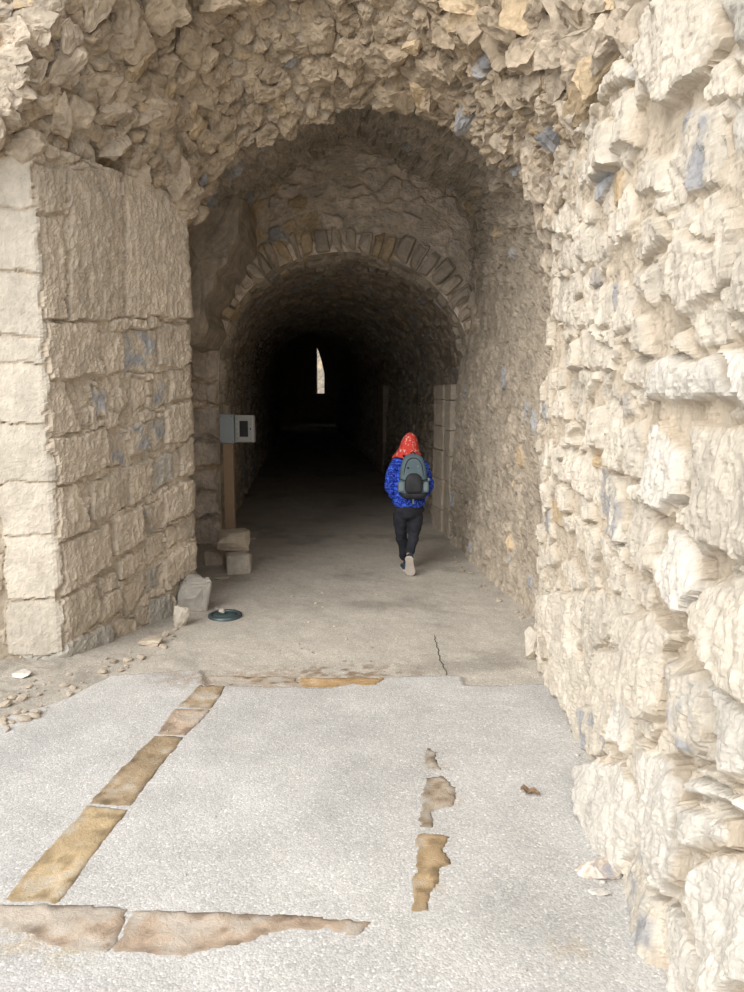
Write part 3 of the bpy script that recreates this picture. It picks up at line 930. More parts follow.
# ------------------------------------------------------------------ left rear: the broken pier stub beside the arch
stub_px = [(176, 196), (205, 186), (238, 190), (241, 212), (238, 236), (230, 246), (228, 262), (216, 273), (213, 290), (202, 301), (205, 326), (197, 345), (176, 348)]
SP = resample([at(x, y, 7.9) for x, y in stub_px] + [at(176, 196, 7.9)], step=.03, smooth=False)[:-1]
SP[:, [0, 2]] += .02 * np.stack([fbm(SP * 8, 3, 8), fbm(SP * 8, 3, 9)], -1)
cS = SP.mean(0)
rings = []
for k, (f, y) in enumerate([(0.02, 7.84), (.3, 7.85), (.6, 7.86), (.85, 7.87), (.95, 7.89), (1, 7.95), (1.0, 8.15), (1.0, 8.4), (1.0, 8.7), (1.0, 9.1)]):
    r = cS + (SP - cS) * f; r[:, 1] = y; rings.append(r)
R_ = np.array(rings)                       # rings x n x 3
R_ = np.concatenate([R_, R_[:, :1]], 1)
dn = R_ + .0
R_ = R_ + .03 * np.stack([fbm(dn * 6, 4, 12, .5, True), fbm(dn * 6, 4, 13, .5, True) * .8, fbm(dn * 6, 4, 14, .5, True)], -1)
Tt = np.repeat((SAND * .85)[None], R_.shape[0] * R_.shape[1], 0)
o = mesh_from_arrays('wall_left_stub', R_, grid_faces(*R_.shape[:2]), M['plaster'], Tt)
structure(o)

# ------------------------------------------------------------------ unseen boxes added behind the skins to keep daylight out
def mass(name, boxes):
    bm = bmesh.new()
    for c, s in boxes: box_bm(bm, c, s)
    structure(bm_obj(name, bm, M['stone'], tint=SAND))


mass('light_block_left', [((-7.3, 13.45, 3.2), (8, 13.1, 7.4)), ((-8.6, 26, 3.2), (8, 12.2, 7.4)), ((-10.0, 38.2, 3.2), (8.2, 12.4, 7.4))])
mass('light_block_right', [((5.6, 25.2, 3.2), (7.6, 39.4, 7.4))])
mass('light_block_top', [((-1.5, 25.9, 6.9), (19, 37.6, 1.6))])

# ------------------------------------------------------------------ floor
apron = [gnd(x, y)[:2] for x, y in [(60, 700), (112, 674), (150, 671), (200, 668), (205, 684), (300, 685), (330, 686), (390, 675), (462, 674), (465, 684), (548, 684), (700, 690)]]
apron = [(-2.6, 3.55), (-2.2, 3.9)] + [tuple(p) for p in apron] + [(2.5, 4.6), (2.5, -3), (-4.5, -3), (-4.5, 2.6)]
xs = np.arange(-3.6, 1.9, .0165); ys = np.concatenate([np.arange(1.6, 5.2, .0165), np.arange(5.2, 10, .03), np.arange(10, 46, .15)])
X, Y = np.meshgrid(xs, ys, indexing='ij')
w_ = .02 * fbm(st3(X, Y, 8), 4, 2)
d = poly_dist(X + w_, Y + w_, apron)
am = sstep(d, -.004, .006)
h = .004 * fbm(st3(X, Y, 6), 5, 4) + .02 * fbm(st3(X, Y, .7), 2, 6) - .022
dirt = .006 * fbm(st3(X, Y, 14), 5, 14, .6)
h = h + am * .024 + (1 - am) * dirt
rough_l = sstep(-X, 1.5, 2.3) * sstep(5.6 - Y, 0, 1) * (1 - am)
h = h + rough_l * (.015 * fbm(st3(X, Y, 12), 5, 15, .6, True) + .02)
# earth banked up against the walls
h = h + .05 * sstep(-(X), 1.75, 2.4) * sstep(Y, 6.4, 7.5) * sstep(10 - Y, 0, 1)
CON = np.array([.53, .512, .485]); DUST = np.array([.50, .455, .39]); DIRT = np.array([.42, .37, .31])
pat = sstep(fbm(st3(X, Y, 1.6), 4, 24), -.1, .5)[..., None]
conc = CON * (1 - .10 * pat)
dk = sstep(-(X), 1.2, 2.2)[..., None]
dust = DUST * (1 - .25 * sstep(fbm(st3(X, Y, 2.2), 4, 34), .05, .6)[..., None]) * (1 - dk * .1)
tint = conc * am[..., None] + dust * (1 - am[..., None])
# brown damp scatter near the rear threshold and by the right strip
for (px, py, r, c, a_) in [(345, 668, .38, (.22, .15, .09), .8), (240, 676, .4, (.33, .23, .15), .7), (433, 762, .13, (.40, .30, .2), .7), (447, 800, .1, (.42, .31, .2), .6), (440, 885, .08, (.42, .3, .18), .6), (75, 950, .12, (.45, .38, .25), .6), (30, 935, .2, (.45, .36, .25), .6), (570, 950, .12, (.5, .4, .28), .4)]:
    g = gnd(px, py)
    rr = np.hypot((X - g[0]) / (2.2 if py < 700 else 1), (Y - g[1]) * (1.6 if py < 700 else 1)) / r
    m = (1 - sstep(rr, .2, 1)) * sstep(fbm(st3(X, Y, 22), 4, int(px)), -.25, .35) * a_
    tint = tint * (1 - m[..., None]) + np.array(c) * m[..., None]
Vf = np.stack([X, Y, h], -1)
o = mesh_from_arrays('floor', Vf, grid_faces(*X.shape), M['ground'], tint, smooth=True)
structure(o)
bm = bmesh.new(); box_bm(bm, (0, -18, -.3), (60, 39.4, .5))
box_bm(bm, (0, 23, -.3), (30, 50, .25))
structure(bm_obj('floor_outside', bm, M['ground'], tint=CON * .95))


def floor_h(x, y):
    i = int(np.clip(np.searchsorted(xs, x), 0, len(xs) - 1)); j = int(np.clip(np.searchsorted(ys, y), 0, len(ys) - 1))
    return float(h[i, j])


# ================================================================== things
def ground_z(x, y):
    return floor_h(x, y)


def rough_outline(pts, step=.014, amp=.01, seed=1):
    P_ = np.array([[p[0], p[1], 0] for p in pts] + [[pts[0][0], pts[0][1], 0]], float)
    Q = resample(P_, step=step, smooth=False)[:-1]
    nn = np.stack([fbm(Q * 11 + seed * 9, 5, seed, .7), fbm(Q * 11 + seed * 9, 5, seed + 50, .7)], -1)
    Q[:, :2] += nn * amp * 2
    return Q


def slab(px, label, tint, seed, group='ochre paving stones let into the concrete', amp=.01, z=.012, blot=.0):
    pts = [gnd(x, y) for x, y in px]
    Q = rough_outline(pts, amp=amp, seed=seed)
    c = Q.mean(0)
    c[2] = 0
    zs = z + max(floor_h(q[0], q[1]) for q in Q[::4])
    # fine grid clipped to the outline
    lo, hi = Q[:, :2].min(0), Q[:, :2].max(0)
    gx = np.arange(lo[0], hi[0] + .02, .012); gy = np.arange(lo[1], hi[1] + .02, .012)
    X_, Y_ = np.meshgrid(gx, gy, indexing='ij')
    d_ = poly_dist(X_, Y_, Q[:, :2])
    keep = d_ > -.006
    fl = np.array([[floor_h(a, b) for b in gy] for a in gx])
    H_ = fl + .0035 * sstep(d_, -.004, .012) - .006 * (1 - sstep(d_, -.006, .0)) + .003 * fbm(st3(X_, Y_, 14), 4, seed)
    idx = -np.ones(X_.shape, int); idx[keep] = np.arange(keep.sum())
    f4 = []
    A_, B_, C_, D_ = idx[:-1, :-1], idx[1:, :-1], idx[1:, 1:], idx[:-1, 1:]
    mm = (A_ >= 0) & (B_ >= 0) & (C_ >= 0) & (D_ >= 0)
    top = np.stack([A_[mm], B_[mm], C_[mm], D_[mm]], -1)
    V = np.stack([X_[keep] - c[0], Y_[keep] - c[1], H_[keep]], -1)
    nV = len(V)
    Vb_ = V.copy(); Vb_[:, 2] -= .03
    # rim walls
    e = {}
    for q in top:
        for a, b in zip(q, np.roll(q, -1)):
            if (b, a) in e: del e[(b, a)]
            else: e[(a, b)] = 1
    rim = np.array([[b, a, a + nV, b + nV] for a, b in e])
    n_ = fbm(st3(X_[keep], Y_[keep], 5), 4, seed + 3)[:, None]; n2_ = fbm(st3(X_[keep], Y_[keep], 16), 4, seed + 8)[:, None]
    dusty = sstep(n2_ * .6 + n_ * .6 + (.5 - blot), .15, .6)
    T_ = np.array(tint) * (1 + .3 * n_) * (1 - dusty * .65) + np.array([.5, .465, .41]) * dusty * .65
    T_ = T_ * (1 - .35 * sstep(-n2_, .15, .5))
    T_ = T_ * (1 - .3 * (1 - sstep(d_[keep][:, None] + .02 * n2_, .0, .045)))
    o = mesh_from_arrays('paving_stone', np.vstack([V, Vb_]), np.vstack([top, top[:, ::-1] + nV, rim]), M['stone'], np.vstack([T_, T_]), smooth=True)
    o.location = (c[0], c[1], 0)
    return tag(o, label, 'paving stone', group)


OC = (.46, .33, .19); PK = (.50, .38, .28); OB = (.40, .30, .19)
slab([(200, 683), (226, 684), (212, 707), (176, 706)], 'farthest brownish ochre stone of the long strip on the left of the concrete', OB, 1, amp=.006, blot=.3)
slab([(175, 707), (211, 708), (186, 734), (155, 732)], 'second ochre stone from the far end of the left strip', PK, 2, amp=.006, blot=.3)
slab([(154, 733), (184, 735), (130, 807), (88, 803)], 'dark stained third stone of the left strip, long and cracked', OB, 3, amp=.007, blot=.4)
slab([(87, 805), (129, 809), (58, 904), (3, 901)], 'yellow ochre stone at the near end of the left strip', (.52, .39, .23), 4, amp=.006, blot=.35)
slab([(-6, 904), (60, 906), (128, 910), (112, 953), (60, 948), (0, 924)], 'dusty pinkish stone at the near left corner of the inlaid strips', PK, 5, amp=.014, blot=.1)
slab([(130, 910), (250, 914), (374, 921), (352, 938), (330, 930), (290, 930), (240, 946), (190, 958), (114, 953)], 'long pinkish stone of the nearest strip, its front edge ragged with concrete', PK, 6, amp=.016, blot=.25)
slab([(418, 834), (449, 836), (445, 852), (452, 864), (440, 870), (442, 884), (429, 894), (430, 912), (410, 912)], 'nearest ochre stone of the broken strip right of centre', OC, 7, amp=.01, blot=.5)
slab([(425, 777), (440, 776), (459, 792), (452, 806), (434, 812), (432, 831), (419, 830)], 'brown stone half covered by concrete, middle of the right strip', (.42, .33, .24), 8, amp=.014, blot=.2)
slab([(427, 748), (438, 752), (440, 770), (425, 772)], 'faint brown stone showing through concrete, farthest of the right strip', (.45, .37, .28), 9, amp=.016, blot=.0)
slab([(300, 673), (390, 674), (376, 684), (300, 683)], 'orange brown stone in the middle of the rear threshold', (.46, .31, .16), 10, amp=.008, blot=.6)
slab([(206, 671), (296, 673), (298, 679), (214, 682)], 'thin worn brown stone left along the rear threshold', (.40, .30, .21), 11, amp=.012, blot=.1)


# thin crack across the dusty floor
ck = resample([gnd(434, 632), gnd(438, 645), gnd(440, 655), gnd(445, 665), gnd(448, 673)], step=.02)
vt = []
for i, q in enumerate(ck):
    w0 = .0022 * (1 - abs(i / len(ck) - .5)) + .0012
    j_ = .004 * math.sin(i * .9) + .003 * math.sin(i * 2.3 + 1)
    zq = floor_h(q[0], q[1]) + .0025
    vt += [(q[0] + j_ - w0, q[1], zq), (q[0] + j_ + w0, q[1], zq), (q[0] + j_ + w0, q[1], zq - .02), (q[0] + j_ - w0, q[1], zq - .02)]
vt = np.array(vt); ff = []
for i in range(len(ck) - 1):
    a = i * 4
    for k in range(4):
        ff.append([a + k, a + (k + 1) % 4, a + 4 + (k + 1) % 4, a + 4 + k])
plain('dark_gap', (.06, .05, .04), rough=1, noise=.2)
o = mesh_from_arrays('trim_6', vt, np.array(ff), M['dark_gap']); structure(o, 'thin dark crack in the dusty floor')


# ------------------------------------------------------------------ loose stones
def rockthing(name, px, size, label, cat='stone', tint=SAND, seed=1, rot=(0, 0, 0), sub=4, group=None, rough=.06, sink=.12, Y=None, dz=0.0, mat='stone', boxy=False):
    g = gnd(*px)
    z = floor_h(g[0], g[1]) + dz
    o = rock_object(name, seed, size, (g[0], g[1], z), rot, tint, sub, M[mat], rough, sink, boxy=boxy)
    return tag(o, label, cat, group)


m, nt, b = nodes_of('marble'); N = nt.nodes; L = nt.links
b.inputs['Roughness'].default_value = .8
tc = N.new('ShaderNodeTexCoord'); nz = N.new('ShaderNodeTexNoise'); nz.inputs['Scale'].default_value = 9; nz.inputs['Detail'].default_value = 4; nz.inputs['Distortion'].default_value = 2.5
L.new(tc.outputs['Object'], nz.inputs['Vector'])
cr = N.new('ShaderNodeValToRGB'); cr.color_ramp.elements[0].position = .36; cr.color_ramp.elements[0].color = (.36, .35, .37, 1)
cr.color_ramp.elements[1].position = .62; cr.color_ramp.elements[1].color = (.70, .67, .62, 1)
e_ = cr.color_ramp.elements.new(.46); e_.color = (.55, .45, .36, 1)
e_ = cr.color_ramp.elements.new(.52); e_.color = (.66, .60, .52, 1)
L.new(nz.outputs[0], cr.inputs[0]); L.new(cr.outputs[0], b.inputs['Base Color'])
bp = N.new('ShaderNodeBump'); bp.inputs['Strength'].default_value = .6; bp.inputs['Distance'].default_value = .02
L.new(nz.outputs[0], bp.inputs['Height']); L.new(bp.outputs[0], b.inputs['Normal'])
M['marble'] = m
rockthing('stone_block', (239, 570), (.25, .22, .21), 'squared lower stone block at the foot of the signpost', tint=PALE * .95, seed=61, sink=.1, rot=(0, 0, .15), boxy=True)
g = gnd(234, 567)
o = rock_object('stone_block', 62, (.34, .30, .20), (g[0], g[1] + .04, floor_h(g[0], g[1]) + .19), (.02, .03, .3), SAND * 1.02, 4, M['stone'], .08, .0, boxy=True)
tag(o, 'rounded dusty stone lying on the squared block in front of the signpost', 'stone')
rockthing('stone_block', (215, 562), (.20, .18, .15), 'small squared stone left of the stacked stones by the signpost', tint=SAND, seed=63, boxy=True)
rockthing('flat_stone', (221, 577), (.17, .08, .04), 'thin flat stone chip in front of the stacked stones', tint=PALE * .95, seed=64)
rockthing('flat_stone', (253, 538), (.09, .05, .03), 'small pale stone chip right behind the stacked stones', tint=PALE, seed=65)
rockthing('boulder', (193, 607), (.24, .22, .29), 'grey weathered boulder against the rear corner of the ashlar pier', 'boulder', GREY * 1.05, 66, rot=(.1, .1, .4), sink=.1, boxy=True, rough=.14)
rockthing('wedge_stone', (181, 622), (.13, .11, .22), 'pale pointed stone leaning at the foot of the ashlar pier', tint=PALE, seed=67, rot=(.1, .2, .2), rough=.1)
rockthing('flat_stone', (22, 676), (.15, .1, .05), 'white flat stone on the earth below the front of the pier', tint=WHITE, seed=69)
rockthing('flat_stone', (150, 640), (.2, .14, .06), 'flat buff stone lying in the rubble along the pier foot', tint=SAND, seed=70)
rockthing('marbled_stone', (602, 872), (.17, .12, .035), 'flat stone marbled white, tan and grey set in the floor near the right wall', tint=(.58, .52, .46), seed=71, rot=(0, 0, .3), rough=.14, mat='marble')
rockthing('stone_chip', (641, 848), (.05, .03, .02), 'white chip at the foot of the right wall beyond the marbled stone', tint=WHITE, seed=72)
rockthing('flat_stone', (533, 655), (.14, .2, .26), 'pale upright stone at the near foot of the right wall corner', tint=PALE, seed=73, rot=(0, .1, .2))
rockthing('stone_chip', (600, 893), (.075, .04, .018), 'white flake just below the marbled stone', tint=WHITE, seed=74)
rockthing('stone_chip', (222, 613), (.06, .05, .045), 'small pale stone lying on the round floor light', tint=PALE * 1.05, seed=75, dz=.03, sub=3, sink=0)

rg = np.random.RandomState(77)


def scatter(n, poly_px, label, group, smin, smax, tint, seed, name='pebble'):
    base = []
    pw = [gnd(x, y)[:2] for x, y in poly_px]
    lo = np.min(pw, 0); hi = np.max(pw, 0)
    protos = []
    for k in range(4):
        V, F = rock_shape(seed + k, 2, rough=.06)
        me_o = mesh_from_arrays(name, V * .5, F, M['stone'], np.repeat((np.array(tint) * rg.uniform(.85, 1.1))[None], len(V), 0))
        protos.append(me_o)
    used = [False] * 4; c = 0
    while c < n:
        p = lo + rg.rand(2) * (hi - lo)
        if poly_dist(np.array([p[0]]), np.array([p[1]]), pw)[0] < 0: continue
        k = c % 4
        o = protos[k] if not used[k] else protos[k].copy()
        if used[k]: C.objects.link(o)
        used[k] = True
        s_ = smin + (smax - smin) * rg.rand() ** 2.5
        f = rg.uniform(.35, .6)
        o.scale = (s_, s_ * rg.uniform(.6, .9), s_ * f)
        o.rotation_euler = (0, 0, rg.uniform(0, 6.28))
        o.location = (p[0], p[1], floor_h(p[0], p[1]) + s_ * f * .28)
        tag(o, label, 'pebble', group)
        c += 1


scatter(90, [(0, 690), (60, 672), (120, 650), (185, 618), (195, 628), (120, 668), (70, 695), (0, 740)], 'small loose stone in the earth along the foot of the ashlar pier', 'loose stones by the pier foot', .015, .09, SAND, 500)
scatter(40, [(560, 700), (575, 700), (640, 880), (655, 960), (600, 900), (575, 800)], 'white stone chip scattered on the concrete beside the right wall', 'white chips beside the right wall', .01, .035, WHITE, 520, 'stone_chip')
scatter(30, [(210, 640), (400, 640), (400, 668), (210, 666)], 'tiny dark crumb of rubble on the dust behind the threshold', 'crumbs behind the threshold', .01, .03, GREY * .8, 540)
scatter(26, [(455, 555), (528, 612), (520, 618), (450, 562)], 'small stone fallen along the foot of the inner right wall', 'stones at the foot of the inner right wall', .02, .08, SAND, 560)
scatter(40, [(80, 700), (400, 700), (600, 900), (600, 980), (0, 980), (0, 800)], 'tiny white chip lying on the pale concrete', 'white chips on the concrete', .008, .018, WHITE, 580, 'stone_chip')
scatter(18, [(210, 590), (380, 580), (400, 640), (215, 640)], 'small pale pebble on the dusty floor of the passage', 'pebbles on the passage floor', .012, .04, PALE, 600)

# dry leaf
plain('dry_leaf', (.22, .15, .09), rough=.9, noise=.4, scale=60)
bm = bmesh.new()
rows = []
for i in range(9):
    t = i / 8; w = .022 * math.sin(PI * min(1, t * 1.05)) ** .7 + .0015
    x = -.045 + .09 * t
    rows.append([bm.verts.new((x, w * k_, .012 * abs(k_) * (1 + .5 * math.sin(i * 1.7)) + .006 * math.sin(i * 1.3) + .004)) for k_ in (-1, -.5, 0, .5, 1)])
for a, b in zip(rows, rows[1:]):
    for k_ in range(4): bm.faces.new((a[k_], b[k_], b[k_ + 1], a[k_ + 1]))
lf = bm_obj('dry_leaf', bm, M['dry_leaf'])
mdf = lf.modifiers.new('s', 'SOLIDIFY'); mdf.thickness = .0012
g = gnd(530, 793); lf.location = (g[0], g[1], floor_h(g[0], g[1]) + .003); lf.rotation_euler = (0, 0, -.5)
tag(lf, 'curled brown dead leaf on the concrete near the right wall', 'leaf')

# ------------------------------------------------------------------ round light set in the floor
plain('dark_metal', (.10, .13, .14), rough=.45, metal=.6, noise=.3)
plain('lamp_glass', (.06, .095, .095), rough=.45, noise=.6, scale=14, spec=.5)


def lathe(prof, seg=48):
    bm = bmesh.new(); rings = []
    for r_, z_ in prof:
        if r_ < 1e-6: rings.append([bm.verts.new((0, 0, z_))])
        else: rings.append([bm.verts.new((r_ * math.cos(2 * PI * i / seg), r_ * math.sin(2 * PI * i / seg), z_)) for i in range(seg)])
    for a, b in zip(rings, rings[1:]):
        for i in range(seg):
            j = (i + 1) % seg
            if len(a) == 1: bm.faces.new((a[0], b[i], b[j]))
            elif len(b) == 1: bm.faces.new((a[i], a[j], b[0]))
            else: bm.faces.new((a[i], a[j], b[j], b[i]))
    bmesh.ops.recalc_face_normals(bm, faces=bm.faces[:])
    return bm


g = gnd(225, 613)
fl = empty('floor_light', (g[0], g[1], floor_h(g[0], g[1]) + .012))
tag(fl, 'round glass floor light with a dark metal rim sunk in the dust near the pier', 'floor light')
bm_obj('rim', lathe([(.105, .004), (.108, .014), (.13, .016), (.14, .010), (.143, -.03), (.105, -.03), (.105, .004)]), M['dark_metal'], fl, smooth=True)
bm_obj('glass', lathe([(0, .011), (.06, .010), (.104, .006), (.104, -.02), (0, -.02)]), M['lamp_glass'], fl, smooth=True)
bm = bmesh.new()
for k in range(6):
    a = k * PI / 3; r_ = bmesh.ops.create_cone(bm, segments=10, radius1=.006, radius2=.005, depth=.006, cap_ends=True)
    for v in r_['verts']: v.co += Vector((.123 * math.cos(a), .123 * math.sin(a), .018))
bm_obj('bolt', bm, M['dark_metal'], fl)

# ------------------------------------------------------------------ information post
plain('post_paint', (.36, .25, .165), rough=.7, noise=.15, scale=8)
plain('box_grey', (.36, .40, .42), rough=.5, noise=.06)
plain('frame_white', (.50, .50, .47), rough=.5, noise=.05)
plain('screen_dark', (.045, .048, .05), rough=.3, noise=.5, scale=60, spec=.5)
plain('black_plastic', (.02, .02, .022), rough=.5)
YP = 8.62
pb = at(231.5, 560, YP)
post = empty('information_post', (pb[0], YP, floor_h(pb[0], YP) + 0.0))
tag(post, 'brown square post with a grey box and a small framed screen, beside the arch', 'signpost')
zc = lambda py: at(228, py, YP)[2] - post.location.z
ux = YP / F_PX * 1.0
bm = bmesh.new(); box_bm(bm, (0, 0, zc(443) / 2 - .03), (.115, .10, zc(443) + .06)); bm_obj('post', bm, M['post_paint'], post, bevel=.008)
bm = bmesh.new(); box_bm(bm, (0, -.01, (zc(443) + zc(414)) / 2), (.165, .16, zc(414) - zc(443))); jb = bm_obj('junction_box', bm, M['box_grey'], post, bevel=.01)
bm = bmesh.new(); box_bm(bm, (0, -.093, (zc(443) + zc(414)) / 2), (.15, .012, (zc(414) - zc(443)) * .93)); bm_obj('box_lid', bm, M['box_grey'], jb, bevel=.003)
bm = bmesh.new()
for sx in (-1, 1):
    for sz in (-1, 1):
        r_ = bmesh.ops.create_cone(bm, segments=10, radius1=.005, radius2=.005, depth=.006, cap_ends=True)
        for v in r_['verts']:
            v.co = Vector((v.co.x + sx * .062, -.101 + v.co.z, v.co.y + (zc(443) + zc(414)) / 2 + sz * .145))
bm_obj('screw', bm, M['dark_metal'], jb)
# display housing, turned a little to the viewer's left
cz = (zc(415) + zc(442)) / 2; hh = zc(415) - zc(442); wd = .225
bm = bmesh.new()
box_bm(bm, (wd / 2, .03, 0), (wd, .07, hh))
dis = bm_obj('display', bm, M['frame_white'], post, bevel=.012)
dis.location = (.088, -.06, cz); dis.rotation_euler = (0, 0, math.radians(-10))
bm = bmesh.new()
iw, ih = .145, hh - .10
for c_, s_ in [((wd / 2, -.008, ih / 2 + .018), (wd * .86, .014, .028)), ((wd / 2, -.008, -ih / 2 - .018), (wd * .86, .014, .028)), ((wd / 2 - iw / 2 - .008, -.008, 0), (.022, .014, ih + .06)), ((wd / 2 + iw / 2 + .008, -.008, 0), (.022, .014, ih + .06))]:
    box_bm(bm, c_, s_)
bm_obj('bezel', bm, M['frame_white'], dis, bevel=.002)
bm = bmesh.new(); box_bm(bm, (wd / 2 - .002, -.006, 0), (.10, .008, ih - .03)); bm_obj('screen', bm, M['screen_dark'], dis, bevel=.001)
bm = bmesh.new()
for sx in (-1, 1):
    for k in (-2, -1, 0, 1, 2):
        r_ = bmesh.ops.create_cone(bm, segments=8, radius1=.004, radius2=.004, depth=.006, cap_ends=True)
        for v in r_['verts']: v.co = Vector((v.co.x + wd / 2 + sx * .079, -.017 + v.co.z, v.co.y + k * .055))
bm_obj('rivet', bm, M['dark_metal'], dis)
bm = bmesh.new(); box_bm(bm, (wd - .032, -.018, .0), (.012, .008, .022)); bm_obj('latch', bm, M['black_plastic'], dis, bevel=.001)
bm = bmesh.new(); box_bm(bm, (-.006, .012, 0), (.02, .03, hh * .9)); bm_obj('hinge', bm, M['dark_metal'], dis, bevel=.002)

# ------------------------------------------------------------------ person walking away
def skin_mesh(name, pts, edges, radii, sub=2, root=0):
    me = bpy.data.meshes.new(name + '_sk'); me.from_pydata(pts, edges, [])
    o = bpy.data.objects.new(name + '_sk', me); C.objects.link(o)
    md = o.modifiers.new('skin', 'SKIN'); md.use_smooth_shade = True
    sv = me.skin_vertices[0].data
    for i, r_ in enumerate(radii):
        sv[i].radius = r_ if isinstance(r_, tuple) else (r_, r_)
        sv[i].use_root = (i == root)
    ss = o.modifiers.new('sub', 'SUBSURF'); ss.levels = sub; ss.render_levels = sub
    dg = bpy.context.evaluated_depsgraph_get(); dg.update()
    m2 = bpy.data.meshes.new_from_object(o.evaluated_get(dg))
    bpy.data.objects.remove(o); m2.name = name
    return m2


def remeshed(name, meshes, voxel, mat, parent, smooth_it=2, push=None):
    bm = bmesh.new()
    for m_ in meshes: bm.from_mesh(m_)
    me = bpy.data.meshes.new(name); bm.to_mesh(me); bm.free()
    o = bpy.data.objects.new(name, me); C.objects.link(o)
    rm = o.modifiers.new('r', 'REMESH'); rm.mode = 'VOXEL'; rm.voxel_size = voxel; rm.use_smooth_shade = True
    if smooth_it:
        sm = o.modifiers.new('s', 'SMOOTH'); sm.iterations = smooth_it; sm.factor = .5
    dg = bpy.context.evaluated_depsgraph_get(); dg.update()
    m2 = bpy.data.meshes.new_from_object(o.evaluated_get(dg))
    bpy.data.objects.remove(o)
    m2.name = name; m2.materials.clear(); m2.materials.append(mat)
    for p in m2.polygons: p.use_smooth = True
    if push: push(m2)
    o = bpy.data.objects.new(name, m2); C.objects.link(o); o.parent = parent
    return o


def ell_mesh(c, r_, sub=3, R=None):
    V, F = ICO[sub]
    W = V * np.array(r_)
    if R is not None: W = W @ np.array(R).T
    W = W + np.array(c)
    me = bpy.data.meshes.new('e'); me.from_pydata([tuple(v) for v in W], [], [tuple(int(i) for i in f) for f in F]); return me


def push_noise(amp, k, seed, zsc=1.0):
    def f(me):
        n_ = len(me.vertices)
        co = np.zeros(n_ * 3, np.float32); me.vertices.foreach_get('co', co); co = co.reshape(-1, 3).astype(float)
        nr = np.array([v.normal[:] for v in me.vertices])
        co = co + nr * (amp * fbm(co * np.array([k, k, k * zsc]), 3, seed))[:, None]
        me.vertices.foreach_set('co', co.astype(np.float32).ravel()); me.update()
    return f


def fabric(name, c1, c2, kind, rough=.75, bump=.5):
    m, nt, b = nodes_of(name); N = nt.nodes; L = nt.links
    b.inputs['Roughness'].default_value = rough; b.inputs['Specular IOR Level'].default_value = .25
    tc = N.new('ShaderNodeTexCoord')
    if kind == 'quilt':
        w = N.new('ShaderNodeTexWave'); w.wave_type = 'BANDS'; w.bands_direction = 'Z'; w.inputs['Scale'].default_value = 7.5; w.inputs['Distortion'].default_value = 11; w.inputs['Detail'].default_value = 3; w.inputs['Detail Scale'].default_value = 3.5
        L.new(tc.outputs['Object'], w.inputs['Vector']); fac = w.outputs['Fac']; lo, hi = .25, .8
    elif kind == 'print':
        w = N.new('ShaderNodeTexNoise'); w.inputs['Scale'].default_value = 26; w.inputs['Detail'].default_value = 2; w.inputs['Distortion'].default_value = 1.5
        L.new(tc.outputs['Object'], w.inputs['Vector']); fac = w.outputs[0]; lo, hi = .57, .62
    else:
        w = N.new('ShaderNodeTexNoise'); w.inputs['Scale'].default_value = 9; w.inputs['Detail'].default_value = 5
        L.new(tc.outputs['Object'], w.inputs['Vector']); fac = w.outputs[0]; lo, hi = .3, .7
    r_ = N.new('ShaderNodeMapRange'); r_.inputs[1].default_value = lo; r_.inputs[2].default_value = hi; L.new(fac, r_.inputs[0])
    mx = N.new('ShaderNodeMix'); mx.data_type = 'RGBA'; mx.inputs[6].default_value = (*c1, 1); mx.inputs[7].default_value = (*c2, 1)
    L.new(r_.outputs[0], mx.inputs[0]); L.new(mx.outputs[2], b.inputs['Base Color'])
    bp = N.new('ShaderNodeBump'); bp.inputs['Strength'].default_value = bump; bp.inputs['Distance'].default_value = .012
    L.new(fac, bp.inputs['Height']); L.new(bp.outputs[0], b.inputs['Normal'])
    M[name] = m


fabric('skin', (.45, .27, .19), (.5, .31, .22), 'plain', .6, .05)
fabric('jacket_blue', (.012, .03, .28), (.07, .17, .90), 'quilt', .5, .9)  # brighter blue paints highlights on the puffs into the colour
fabric('scarf_red', (.62, .055, .04), (.75, .42, .36), 'print', .8, .3)
fabric('trouser_black', (.016, .017, .022), (.03, .031, .04), 'plain', .85, .6)
fabric('shoe_dark', (.02, .035, .06), (.06, .09, .13), 'plain', .7, .4)
fabric('sole_beige', (.46, .40, .34), (.58, .52, .46), 'plain', .8, .4)
fabric('pack_teal', (.075, .11, .125), (.11, .155, .17), 'plain', .65, .4)
fabric('pack_black', (.018, .018, .02), (.035, .035, .04), 'plain', .6, .4)
fabric('pack_grey', (.14, .18, .195), (.19, .235, .25), 'plain', .65, .4)

g = gnd(409, 575)
YB = 7.56
gx = at(409, 500, YB)[0]
per = empty('person', (gx, YB, floor_h(gx, YB)))
tag(per, 'person walking away in a red headscarf, blue quilted jacket and black trousers, wearing a backpack', 'person')
# rear foot on its toe at y=-.16, other foot ahead
hipL, hipR = (-.085, .02, .70), (.075, .02, .70)
kneeL, kneeR = (-.075, .07, .40), (.055, -.0, .41)
ankL, ankR = (-.035, .20, .075), (-.003, -.115, .24)
sh_z = 1.155
def chain(pts, radii, sub=2):
    return skin_mesh('c', pts, [(i, i + 1) for i in range(len(pts) - 1)], radii, sub)


